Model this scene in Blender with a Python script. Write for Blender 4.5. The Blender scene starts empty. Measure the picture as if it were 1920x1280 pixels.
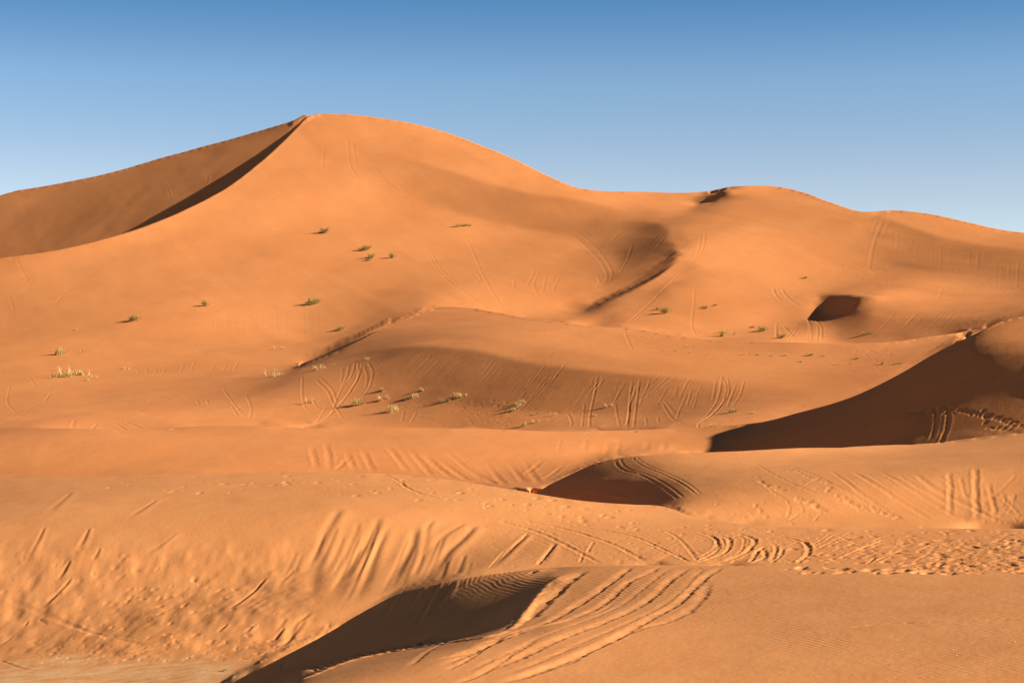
import bpy, math, random
import numpy as np

# ------------------------------------------------------------------ camera, sky, sun, exposure
S = bpy.context.scene
COL = S.collection
R = math.radians
FPX, UC, VH = 3200.0, 960.0, 600.0          # focal length in photo pixels, principal column, horizon row
EYE = 16.0                                  # camera height over the world's zero
SUN_EL, SUN_BACK = 22.3, 18.0               # sun elevation; degrees behind the camera's right hand

cam_d = bpy.data.cameras.new("camera")
cam = bpy.data.objects.new("camera", cam_d)
COL.objects.link(cam)
cam.location = (0, 0, EYE)
cam.rotation_euler = (R(90), 0, 0)
cam_d.sensor_width = 36.0
cam_d.lens = 36.0 * FPX / 1920.0
cam_d.shift_y = -(640.0 - VH) / 1920.0
cam_d.clip_start = 0.5
cam_d.clip_end = 60000
S.camera = cam

sx = math.cos(R(SUN_EL)) * math.cos(R(SUN_BACK))
sy = -math.cos(R(SUN_EL)) * math.sin(R(SUN_BACK))
sz = math.sin(R(SUN_EL))
sun_d = bpy.data.lights.new("sun", 'SUN')
sun = bpy.data.objects.new("sun", sun_d)
COL.objects.link(sun)
sun_d.energy = 5.0
sun_d.angle = R(0.5)
sun_d.color = (1.0, 0.88, 0.72)
from mathutils import Vector
sun.rotation_euler = Vector((sx, sy, sz)).to_track_quat('Z', 'Y').to_euler()
sun.location = (200, -80, 120)

W = bpy.data.worlds.new("World")
S.world = W
W.use_nodes = True
wn, wl = W.node_tree.nodes, W.node_tree.links
wn.clear()
wo = wn.new('ShaderNodeOutputWorld')
bg = wn.new('ShaderNodeBackground')
sky = wn.new('ShaderNodeTexSky')
sky.sky_type = 'NISHITA'
sky.sun_disc = False
sky.sun_elevation = R(SUN_EL)
sky.sun_rotation = R(90 + SUN_BACK)         # clockwise from +Y, seen from above
sky.altitude = 700
sky.air_density = 1.0
sky.dust_density = 0.6
sky.ozone_density = 2.0
# the clear desert sky deepens quickly with elevation
tc = wn.new('ShaderNodeTexCoord')
sep = wn.new('ShaderNodeSeparateXYZ')
mz = wn.new('ShaderNodeMath'); mz.operation = 'MULTIPLY_ADD'; mz.inputs[1].default_value = 3.0; mz.inputs[2].default_value = 0.0
cmb = wn.new('ShaderNodeCombineXYZ')
nrm = wn.new('ShaderNodeVectorMath'); nrm.operation = 'NORMALIZE'
wl.new(tc.outputs['Generated'], sep.inputs[0])
wl.new(sep.outputs[0], cmb.inputs[0]); wl.new(sep.outputs[1], cmb.inputs[1])
wl.new(sep.outputs[2], mz.inputs[0]); wl.new(mz.outputs[0], cmb.inputs[2])
wl.new(cmb.outputs[0], nrm.inputs[0]); wl.new(nrm.outputs[0], sky.inputs['Vector'])
bg.inputs["Strength"].default_value = 0.1
ramp = wn.new('ShaderNodeValToRGB')
els = [(0.0, (2.0, 1.62, 1.33)), (.082, (2.33, 1.86, 1.52)), (.139, (1.9, 1.99, 1.80)), (.182, (1.0, 1.53, 1.70)), (.26, (.6, .95, 1.15)), (.5, (.30, .28, .26)), (1.0, (.20, .17, .14))]
for i, (p_, c_) in enumerate(els):
    e_ = ramp.color_ramp.elements[i] if i < 2 else ramp.color_ramp.elements.new(p_)
    e_.position = p_; e_.color = tuple(x_/3 for x_ in c_)+(1,)
ramp.color_ramp.interpolation = 'B_SPLINE' if False else 'LINEAR'
mul = wn.new('ShaderNodeVectorMath'); mul.operation = 'MULTIPLY'
sc3 = wn.new('ShaderNodeVectorMath'); sc3.operation = 'SCALE'; sc3.inputs['Scale'].default_value = 3.0*.6
wl.new(sep.outputs[2], ramp.inputs[0]); wl.new(sky.outputs[0], mul.inputs[0]); wl.new(ramp.outputs[0], mul.inputs[1])
wl.new(mul.outputs[0], sc3.inputs[0]); wl.new(sc3.outputs[0], bg.inputs['Color'])
wl.new(bg.outputs[0], wo.inputs['Surface'])

vs = S.view_settings
vs.view_transform = 'Standard'
vs.look = 'None'
vs.exposure = 0.99
vs.gamma = 1.0
vs.use_curve_mapping = False

rng = np.random.default_rng(7)
random.seed(7)

# ------------------------------------------------------------------ terrain: the dune lines, near to far
# every knot is (column, row, distance) of the photograph, or (column, 'z', distance, height below the eye)
L = {}
def line(name, *k): L[name] = k

line('near',   (-1500,'z',3,-9), (400,'z',3,-7.2), (700,'z',3,-6.4), (3400,'z',3,-6.2))
line('a_front',(-1500,'z',29,-13.2), (0,'z',29,-12.6), (300,'z',29,-11), (430,'z',29.5,-8.7), (530,1288,30), (700,1275,30.5), (960,1264,31), (1400,1255,31), (1920,1250,31), (3400,1250,31))
line('a_brink',(-1500,'z',34,-13.2), (0,'z',34,-12.9), (300,'z',34,-12), (430,'z',33.5,-9.8), (530,1277,32), (600,1250,33), (660,1228,34), (770,1207,35.5), (900,1185,37), (960,1168,38), (1000,1128,40.5), (1040,1095,43), (1150,1080,44.5), (1350,1070,45.5), (1600,1082,43), (1920,1092,42), (3400,1100,41))
line('a_hollow', (-1500,'z',40,-13.2), (0,'z',40,-13.2), (300,'z',40,-12.3), (430,'z',39,-10.4), (530,'z',39,-9.5), (600,'z',40,-9.1), (660,'z',40.5,-8.75), (770,'z',41,-8.1), (850,'z',42,-7.6), (900,'z',42.5,-7.34), (960,'z',43,-7.0), (1000,'z',44,-6.86), (1040,1073,45.5), (1150,1062,47), (1350,1060,47.2), (1600,1066,45.5), (1920,1080,43.8), (3400,1092,42.5))
line('a_crest',(-1500,'z',48,-13.3), (0,'z',47,-13.2), (250,'z',46,-12.3), (430,1280,44.5), (520,1232,45.5), (600,1190,46), (680,1142,46.7), (760,1102,47), (830,1084,47.8), (900,1073,48.3), (1000,1063,49), (1150,1057,49.3), (1350,1056,49.3), (1600,1059,48), (1800,1066,46.5), (1920,1071,45.5), (3400,1100,44))
line('a_back', (-1500,'z',56,-13.3), (300,'z',56,-13.2), (600,'z',56,-12.6), (900,'z',56,-11.2), (1200,'z',56,-10.2), (3400,'z',56,-10))
line('b_floor',(-1500,1225,67.5), (0,1222,67.5), (200,1228,67), (400,1226,67), (500,1205,67), (600,'z',67,-12.7), (800,'z',67,-11.7), (1000,'z',67,-10.8), (1200,'z',66,-10.45), (1500,'z',66,-10.3), (3400,'z',66,-10.2))
line('b_brink',(-1500,955,76), (0,958,76), (300,962,76.5), (560,962,77), (700,970,77), (800,980,77), (900,996,76.5), (1000,1012,76), (1200,1030,75.5), (1500,1034,75), (1920,1032,75), (3400,1020,75))
line('b_top',  (-1500,912,88), (300,912,88), (560,915,88), (760,925,88), (900,944,86), (1000,960,86), (1150,985,84), (1300,1003,81), (1500,1006,81), (1920,1004,81), (3400,1000,81))
line('b_crest',(-1500,885,105), (300,885,105), (510,886,105), (640,890,105), (760,897,104), (880,910,102), (1000,929,100), (1100,943,97), (1180,949,95), (1240,952,92), (1300,972,89), (1400,984,86), (1600,986,85.5), (1920,984,85.5), (3400,980,85))
line('c_floor', (-1500,'z',113,-13.6), (900,'z',113,-13.6), (1000,'z',105,-14), (1100,'z',101,-13.2), (1180,'z',100,-12.0), (1240,'z',98.5,-11.1), (1290,950,94), (1330,966,90), (1400,976,88.5), (1600,978,88), (1920,976,88), (3400,972,88))
line('c_brink', (-1500,'z',118,-14), (900,'z',118,-14), (1000,'z',108,-13.2), (1060,'z',107.5,-12.2), (1120,935,107), (1180,909,107), (1230,898,106.5), (1300,890,104), (1400,890,99), (1500,884,96), (1600,878,95), (1750,870,94), (1920,860,93.5), (3400,840,93))
line('c_crest', (-1500,'z',124,-14.1), (900,'z',122,-14), (960,'z',116,-12.8), (1000,928,113), (1060,896,113.5), (1120,870,113.5), (1160,861,113.5), (1250,854,115), (1400,848,117), (1600,839,118), (1750,826,117), (1920,809,115), (3400,760,112))
line('d_floor', (-1500,'z',150,-14), (900,'z',150,-14), (1100,'z',150,-14), (1300,'z',149,-14.2), (1500,'z',147,-14.2), (1700,'z',145,-13.2), (1920,'z',143,-11.5), (3400,'z',143,-10))
line('d_brink', (-1500,830,158), (0,828,158), (300,828,158), (560,830,158), (700,834,158), (900,838,158), (1100,841,157), (1220,838,157), (1300,848,160), (1400,'z',164,-14.4), (1500,'z',165,-14.4), (1600,'z',163,-13.6), (1680,'z',161,-12.2), (1760,'z',161,-10.9), (1830,'z',161,-9.7), (1920,'z',161,-8.2), (3400,700,168))
line('e_brink', (-1500,812,168), (0,812,168), (700,816,168), (1100,820,168), (1220,818,168), (1310,826,171), (1380,845,176), (1450,846,177), (1500,827,177), (1600,787,176), (1680,755,175), (1760,725,174), (1830,690,173), (1870,668,173), (1920,658,173), (3400,620,180))
line('d_crest', (-1500,803,178), (0,803,178), (270,803,178), (340,797,178), (433,795,178), (580,800,182), (900,805,184), (1050,809,185), (1200,806,185), (1330,800,188), (1420,789,190), (1500,767,189), (1600,737,187), (1680,700,187), (1760,654,188), (1830,621,188), (1880,598,188), (1920,589,188), (2200,560,190), (3400,560,195))
line('d_hump', (-1500,806,195), (0,804,195), (60,797,195), (143,779,197), (200,777,198), (283,779,198), (310,783,197), (340,788,195), (433,785,196), (500,787,196), (583,798,196), (700,'z',205,-12.6), (900,'z',206,-13), (1200,'z',206,-13), (1330,'z',206,-12.9), (1500,'z',206,-12.6), (1680,'z',209,-12), (1800,'z',214,-10), (1920,'z',222,-6.5), (3400,'z',228,-6))
line('g_near', (-1500,'z',222,-12.5), (0,'z',222,-12.5), (500,'z',222,-12.6), (700,'z',222,-12.6), (1300,'z',220,-12.7), (1500,'z',222,-12.4), (1700,'z',224,-11.8), (1920,'z',236,-9.8), (3400,'z',240,-9))
line('f_foot', (-1500,738,272), (0,735,275), (300,738,270), (400,740,260), (500,745,250), (560,752,243), (650,750,240), (750,752,240), (900,762,240), (1000,770,236), (1200,774,231), (1330,774,229), (1450,768,230), (1600,'z',232,-11.2), (1750,'z',235,-10.6), (1920,'z',246,-9.6), (3400,'z',250,-9))
line('f_brink', (-1500,713,310), (0,713,310), (300,714,295), (450,718,270), (500,716,262), (560,708,258), (620,697,257), (660,684,258), (700,663,260), (780,648,260), (900,659,255), (1000,680,249), (1100,692,246), (1200,702,243), (1300,713,241), (1400,730,241), (1500,736,243), (1600,728,246), (1750,715,250), (1920,700,255), (3400,700,260))
line('f_crest', (-1500,700,340), (0,700,340), (300,706,320), (420,706,296), (500,701,277), (550,686,275), (590,673,280), (640,655,293), (690,630,307), (740,604,320), (790,584,331), (830,575,338), (880,577,342), (950,588,345), (1000,598,345), (1100,610,340), (1190,616,335), (1270,629,331), (1400,638,330), (1500,641,330), (1650,641,330), (1750,629,330), (1850,612,330), (1920,600,330), (3400,580,330))
line('f_back', (-1500,672,400), (0,672,400), (200,672,400), (400,674,396), (500,684,360), (560,'z',335,-10.4), (600,'z',332,-10.4), (650,'z',335,-9.0), (700,'z',342,-6.8), (780,'z',356,-2.4), (830,'z',366,0.0), (900,'z',372,0.3), (1000,603,372), (1100,616,366), (1200,623,362), (1400,647,360), (1650,651,358), (1800,635,358), (1920,612,358), (3400,590,360))
line('h_foot', (-1500,638,490), (0,640,490), (200,641,499), (400,641,500), (560,641,492), (640,634,470), (700,617,456), (760,597,449), (820,579,444), (900,581,440), (1000,594,436), (1100,607,430), (1200,613,424), (1300,626,420), (1400,632,418), (1550,632,412), (1620,634,400), (1750,628,398), (1850,614,398), (1920,604,398), (3400,590,400))
line('k_face', (-1500,605,510), (0,600,515), (200,601,515), (400,600,517), (560,596,514), (700,582,500), (820,560,490), (900,560,485), (1000,573,470), (1100,592,450), (1200,590,450), (1300,598,445), (1400,600,443), (1500,606,432), (1550,603,430), (1580,597,425), (1600,590,421), (1625,582,417), (1700,590,412), (1800,592,412), (1920,584,414), (3400,570,415))
line('k_nose', (-1500,580,525), (0,576,528), (400,575,528), (560,572,528), (700,560,520), (820,544,512), (900,543,506), (1000,552,490), (1060,563,476), (1100,573,464), (1117,577,462), (1150,571,466), (1200,558,476), (1240,540,487), (1268,522,499), (1300,545,488), (1400,582,458), (1500,590,446), (1540,582,440), (1575,579,438), (1600,567,436), (1617,556,434), (1650,560,434), (1750,568,434), (1920,560,436), (3400,545,440))
line('s_crest', (-1500,570,530), (0,566,533), (400,566,533), (560,561,534), (700,548,528), (820,536,519), (900,534,515), (1000,541,503), (1060,554,487), (1100,566,474), (1117,570,472), (1150,557,480), (1200,535,493), (1235,516,503), (1256,497,515), (1268,480,530), (1280,500,516), (1300,520,505), (1400,548,482), (1500,558,476), (1560,564,455), (1620,555,455), (1700,558,456), (1800,560,454), (1920,556,453), (3400,535,460))
line('s_hollow', (-1500,560,536), (0,556,538), (400,556,538), (560,551,539), (700,540,533), (820,528,527), (900,526,524), (1000,532,512), (1060,542,500), (1100,552,489), (1117,'z',480,4.2), (1150,'z',492,4.0), (1200,'z',507,5.0), (1235,'z',518,8.6), (1256,'z',525,14.5), (1268,481,531), (1280,492,522), (1300,508,517), (1400,535,492), (1500,548,484), (1560,560,463), (1620,554,463), (1700,555,464), (1800,557,462), (1920,555,460), (3400,533,468))
line('h_low', (-1500,550,545), (0,545,544), (300,542,545), (560,540,546), (700,522,545), (820,518,539), (900,516,535), (1000,520,525), (1060,526,518), (1100,532,511), (1150,540,507), (1170,528,516), (1200,506,531), (1240,487,534), (1255,483,533), (1272,486,528), (1300,497,525), (1400,520,502), (1500,535,494), (1560,553,478), (1620,552,476), (1700,548,478), (1800,550,474), (1920,552,470), (3400,530,480))
line('h_base', (-1500,524,556), (0,515,560), (200,490,576), (350,455,594), (480,405,626), (560,375,648), (640,345,675), (720,341,690), (800,372,663), (900,405,634), (1000,430,606), (1100,442,590), (1145,450,578), (1160,452,566), (1200,455,551), (1240,455,545), (1255,465,539), (1272,477,537), (1300,480,540), (1400,480,534), (1500,486,538), (1580,502,548), (1650,515,562), (1700,517,566), (1760,525,560), (1850,535,549), (1920,545,540), (3400,520,530))
line('h_brink', (-1500,517,559), (0,497,569), (200,464,589), (350,418,619), (480,350,670), (560,295,712), (640,268,740), (680,276,736), (720,288,724), (800,308,693), (900,340,664), (1000,365,634), (1100,378,618), (1145,396,600), (1170,401,585), (1200,402,572), (1225,410,563), (1242,425,556), (1255,440,549), (1275,432,560), (1310,402,578), (1400,402,575), (1500,408,578), (1580,410,592), (1650,406,607), (1700,424,603), (1760,444,592), (1850,462,576), (1920,468,568), (3400,450,560))
line('h_crest',(-1500,512,562), (-150,503,567), (0,485,576), (100,470,585), (200,446,600), (280,420,616), (350,392,636), (420,355,662), (480,310,698), (530,265,732), (560,235,750), (580,218,762), (600,213,772), (640,214,782), (700,219,788), (760,228,786), (850,252,775), (950,292,745), (1030,330,715), (1078,350,692), (1200,359,664), (1290,361,650), (1330,358,645), (1370,350,642), (1410,348,642), (1450,349,642), (1500,358,642), (1560,379,642), (1615,396,645), (1680,394,648), (1750,401,640), (1820,417,626), (1880,430,615), (1920,436,608), (3400,470,600))
line('j_floor', (-1500,'z',640,-20), (0,'z',655,16), (200,'z',648,25), (350,'z',664,37), (480,'z',714,60), (560,'z',784,87), (600,'z',805,90), (700,'z',830,76), (1000,'z',800,44), (1100,'z',770,34), (1300,'z',740,26), (1450,'z',720,30), (1900,'z',690,12), (3400,'z',680,8))
line('j_crest', (-1500,470,880), (-300,405,850), (0,361,829), (100,345,814), (200,325,805), (300,296,807), (400,269,807), (500,241,811), (550,226,814), (580,216,816), (600,'z',830,93), (700,'z',880,72), (1000,'z',900,40), (1500,'z',880,15), (3400,'z',880,5))
line('far_1',  (-1500,'z',1100,20), (600,'z',1150,25), (3400,'z',1150,0))
line('far_2',  (-1500,'z',2500,-12), (3400,'z',2500,-12))
line('far_3',  (-1500,'z',30000,-16), (3400,'z',30000,-16))
ORDER = list(L)

def pchip_slopes(x, y):
    h = np.diff(x); d = np.diff(y) / h
    m = np.zeros_like(y)
    w1 = 2*h[1:] + h[:-1]; w2 = h[1:] + 2*h[:-1]
    ok = d[1:]*d[:-1] > 0
    with np.errstate(divide='ignore', invalid='ignore'):
        mm = (w1+w2) / (w1/d[:-1] + w2/d[1:])
    m[1:-1] = np.where(ok, mm, 0)
    m[0], m[-1] = d[0], d[-1]
    return m

def spline1(x, y, q):
    """smooth interpolation: cubic Hermite with averaged slopes limited against overshoot"""
    x = np.asarray(x, float); y = np.asarray(y, float)
    h = np.diff(x); d = np.diff(y)/h
    m = np.zeros_like(y)
    m[1:-1] = (d[:-1]*h[1:] + d[1:]*h[:-1])/(h[1:]+h[:-1])
    m[0], m[-1] = d[0], d[-1]
    p = pchip_slopes(x, y)
    m[1:-1] = 0.7*m[1:-1] + 0.3*p[1:-1]
    lim = 2.5*np.minimum(np.abs(np.r_[d[0], d]), np.abs(np.r_[d, d[-1]])) + 0.35*np.maximum(np.abs(np.r_[d[0], d]), np.abs(np.r_[d, d[-1]]))
    m = np.clip(m, -lim, lim)
    q = np.clip(q, x[0], x[-1])
    i = np.clip(np.searchsorted(x, q) - 1, 0, len(x)-2)
    t = (q-x[i])/h[i]
    return ((2*t**3-3*t**2+1)*y[i] + (t**3-2*t**2+t)*h[i]*m[i] + (-2*t**3+3*t**2)*y[i+1] + (t**3-t**2)*h[i]*m[i+1])

# grid columns (photo columns) and rows (distances)
FINE = 1.0                                   # grid coarseness
ucol = np.concatenate([np.linspace(-1500, -330, 24), np.linspace(-300, -22, 70), np.arange(-16, 1938, 1.75*FINE), np.linspace(1945, 2220, 70), np.linspace(2250, 3400, 24)])
def rows(a, b, step): 
    n = max(2, int(math.log(b/a)/(step*FINE)))
    return a*np.exp(np.linspace(0, math.log(b/a), n, endpoint=False))
drow = np.concatenate([rows(3, 26, .05), rows(26, 29, .004), rows(29, 49.8, .0010), rows(49.8, 57, .006), rows(57, 86, .0011), rows(86, 106, .0013), rows(106, 119, .0014),
                       rows(119, 133, .006), rows(133, 162, .0011), rows(162, 212, .0011), rows(212, 228, .0022), rows(228, 268, .0011), rows(268, 345, .0014), rows(345, 400, .0018),
                       rows(400, 440, .0014), rows(440, 700, .0012), rows(700, 880, .0013), rows(880, 1200, .02), rows(1200, 30000, .12), [30000.0]])
NC, NR = len(ucol), len(drow)

dl = np.zeros((len(ORDER), NC)); zl = np.zeros((len(ORDER), NC))
for i, n in enumerate(ORDER):
    us, vv, dd = [], [], []
    for k in L[n]:
        us.append(k[0]); dd.append(math.log(k[2]))
        vv.append(VH - FPX*k[3]/k[2] if k[1] == 'z' else k[1])
    d = np.exp(spline1(us, dd, ucol)); v = spline1(us, vv, ucol)
    dl[i] = d; zl[i] = (VH - v)*d/FPX
for i in range(1, len(ORDER)):               # keep the lines in order
    dl[i] = np.maximum(dl[i], dl[i-1]*1.004)
LI = {n: i for i, n in enumerate(ORDER)}

# profile along each column: monotone cubic, with a firmer bend on slip-face feet and brinks
SHARP = {'a_brink': .75, 'a_crest': .25, 'b_brink': .4, 'c_brink': .35, 'd_brink': .4, 'e_brink': .3, 'f_brink': .5, 'f_foot': .5, 'd_crest': .35,
         'h_brink': .55, 'h_base': .6, 'h_crest': .8, 's_crest': .7, 's_hollow': .5, 'k_nose': .3, 'f_crest': .5, 'c_crest': .2, 'h_foot': .5, 'b_floor': .5, 'b_crest': .2}
# ---- first guess of the ground on coarse columns (the inside of the frame)
# tones of the photograph along its dune lines, layer by layer: (column, row, red 0-255)
T = {}
T['A'] = [
 [(430,1300,60),(520,1300,60),(545,1300,190),(700,1300,215),(1000,1300,225),(1400,1300,212),(1920,1300,212)],
 [(535,1283,200),(600,1258,210),(660,1236,215),(770,1215,215),(900,1192,218),(962,1178,218),(1004,1136,212),(1044,1102,205)],
 [(520,1272,55),(600,1240,55),(660,1219,55),(770,1198,55),(900,1175,55),(950,1156,55),(990,1118,55),(1030,1090,80)],
 [(430,1284,60),(520,1238,60),(600,1197,60),(680,1150,60),(760,1112,60),(830,1098,62),(900,1094,95),(960,1090,110)],
 [(760,1103,60),(830,1086,105),(900,1075,165),(1000,1065,185),(1150,1059,195),(1350,1058,205),(1600,1061,206),(1920,1073,206)],
 [(1070,1085,190),(1200,1085,200),(1400,1090,206),(1920,1105,206)],
 [(1060,1160,215),(1200,1180,222),(1400,1180,210),(1920,1170,208)],
 [(850,1240,215),(1100,1240,226),(1400,1240,213),(1920,1235,210)]]
T['B'] = [
 [(0,1300,200),(430,1300,205)], [(0,1235,208),(300,1235,210),(430,1235,212)], [(0,1205,213),(300,1205,215),(500,1195,217)],
 [(0,1100,212),(200,1100,219),(400,1100,222),(560,1100,225),(700,1100,226),(900,1060,225)],
 [(0,1000,214),(300,1000,218),(560,1000,222),(700,1000,228),(900,1015,226),(1000,1040,222),(1200,1045,215),(1500,1045,212),(1920,1055,210)],
 [(0,955,205),(300,955,219),(560,955,222),(800,965,226),(1000,990,226),(1300,1005,215),(1920,1010,205)],
 [(0,915,200),(300,915,219),(600,915,225),(900,930,230),(1100,960,232),(1250,975,233)],
 [(0,888,205),(300,888,220),(600,892,222),(760,900,228),(1000,932,232),(1240,955,234),(1300,980,226),(1600,990,216),(1920,990,212)]]
T['C'] = [
 [(1000,935,60),(1100,945,58),(1180,950,58),(1225,950,60),(1258,948,110),(1285,955,205),(1330,972,228),(1500,984,232),(1750,982,225),(1920,980,205)],
 [(1010,926,60),(1060,922,58),(1120,920,58),(1180,925,62),(1230,922,85),(1265,918,150),(1300,918,205),(1450,918,230),(1600,920,231),(1750,920,222),(1920,920,205)],
 [(1060,903,65),(1120,890,75),(1180,888,110),(1220,886,150),(1260,886,190),(1320,886,212),(1450,885,225),(1600,880,227),(1750,875,220),(1920,862,205)],
 [(1000,927,60),(1060,898,70),(1120,873,95),(1160,865,135),(1220,862,195),(1300,858,216),(1400,855,223),(1600,848,224),(1750,835,219),(1920,820,207)]]
T['D'] = [
 [(0,882,214),(200,882,225),(400,882,236),(600,882,241),(900,905,241),(1000,920,236),(1100,872,235),(1250,852,225),(1320,848,205),(1348,848,140),(1365,848,82),(1650,842,74),(1700,835,85),(1760,827,120),(1840,820,140),(1920,810,145)],
 [(0,852,214),(300,855,232),(600,860,241),(900,870,241),(1100,855,233),(1250,838,222),(1340,826,200),(1375,826,130),(1392,826,82),(1600,810,74),(1690,800,60),(1740,790,85),(1800,780,110),(1920,765,122)],
 [(0,830,208),(300,830,222),(600,832,232),(900,840,232),(1100,840,226),(1250,828,215),(1340,814,202),(1392,808,165),(1412,806,92),(1430,803,82),(1600,770,74),(1700,740,55),(1800,715,62),(1850,712,75),(1920,710,92)],
 [(0,812,198),(300,812,210),(600,814,205),(900,817,213),(1100,820,212),(1250,816,206),(1350,806,198),(1400,797,185)],
 [(0,805,190),(270,805,212),(600,804,205),(900,808,212),(1200,808,206),(1330,802,196),(1405,793,185),(1428,790,82),(1500,770,74),(1600,740,74),(1680,703,56),(1760,658,56),(1815,632,56)],
 [(1760,690,54),(1800,668,56),(1822,650,66),(1836,640,110),(1855,635,165),(1890,630,188),(1920,628,192)],
 [(1790,695,54),(1850,672,64),(1880,668,100),(1920,666,112)], [(1848,655,100),(1880,650,160),(1920,648,168)], [(1835,622,120),(1850,615,170),(1880,603,190),(1920,594,195)]]
T['F'] = [
 [(0,790,212),(200,770,215),(400,776,215),(600,788,207),(700,795,190),(800,797,175),(900,798,170),(1000,799,180),(1200,799,190),(1300,797,198),(1400,787,205),(1500,762,208),(1600,732,205),(1680,696,205)],
 [(0,750,215),(200,748,215),(400,748,212),(560,748,206),(650,748,197),(720,745,180),(800,748,165),(900,758,162),(1000,762,170),(1200,762,182),(1300,762,192),(1400,755,208),(1500,745,212),(1600,725,210)],
 [(0,715,215),(300,715,215),(500,715,212),(600,707,207),(660,702,193),(720,698,165),(800,695,156),(900,705,158),(1000,718,165),(1200,730,178),(1300,737,188),(1400,740,205),(1500,730,212),(1650,705,208)],
 [(600,690,204),(680,675,188),(720,660,162),(800,656,158),(900,667,160),(1000,689,165),(1200,711,178),(1300,722,192),(1400,724,207),(1500,715,210),(1700,680,208)],
 [(690,650,188),(740,640,190),(800,638,196),(900,646,196),(1000,667,197),(1200,693,204),(1300,703,208),(1400,708,211),(1500,702,212),(1700,670,205)],
 [(640,662,190),(690,640,190),(740,618,203),(800,605,211),(900,610,215),(1000,625,216),(1200,655,218),(1400,675,216),(1600,675,212),(1750,655,205)],
 [(0,703,215),(300,705,215),(500,703,210),(560,688,203),(600,674,197),(640,659,192),(690,634,195),(740,608,205),(790,588,210),(830,580,215),(900,584,222),(1000,603,222),(1190,622,220),(1300,637,207),(1400,645,197),(1500,648,193),(1650,648,193),(1750,635,192),(1830,622,188)]]
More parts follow.
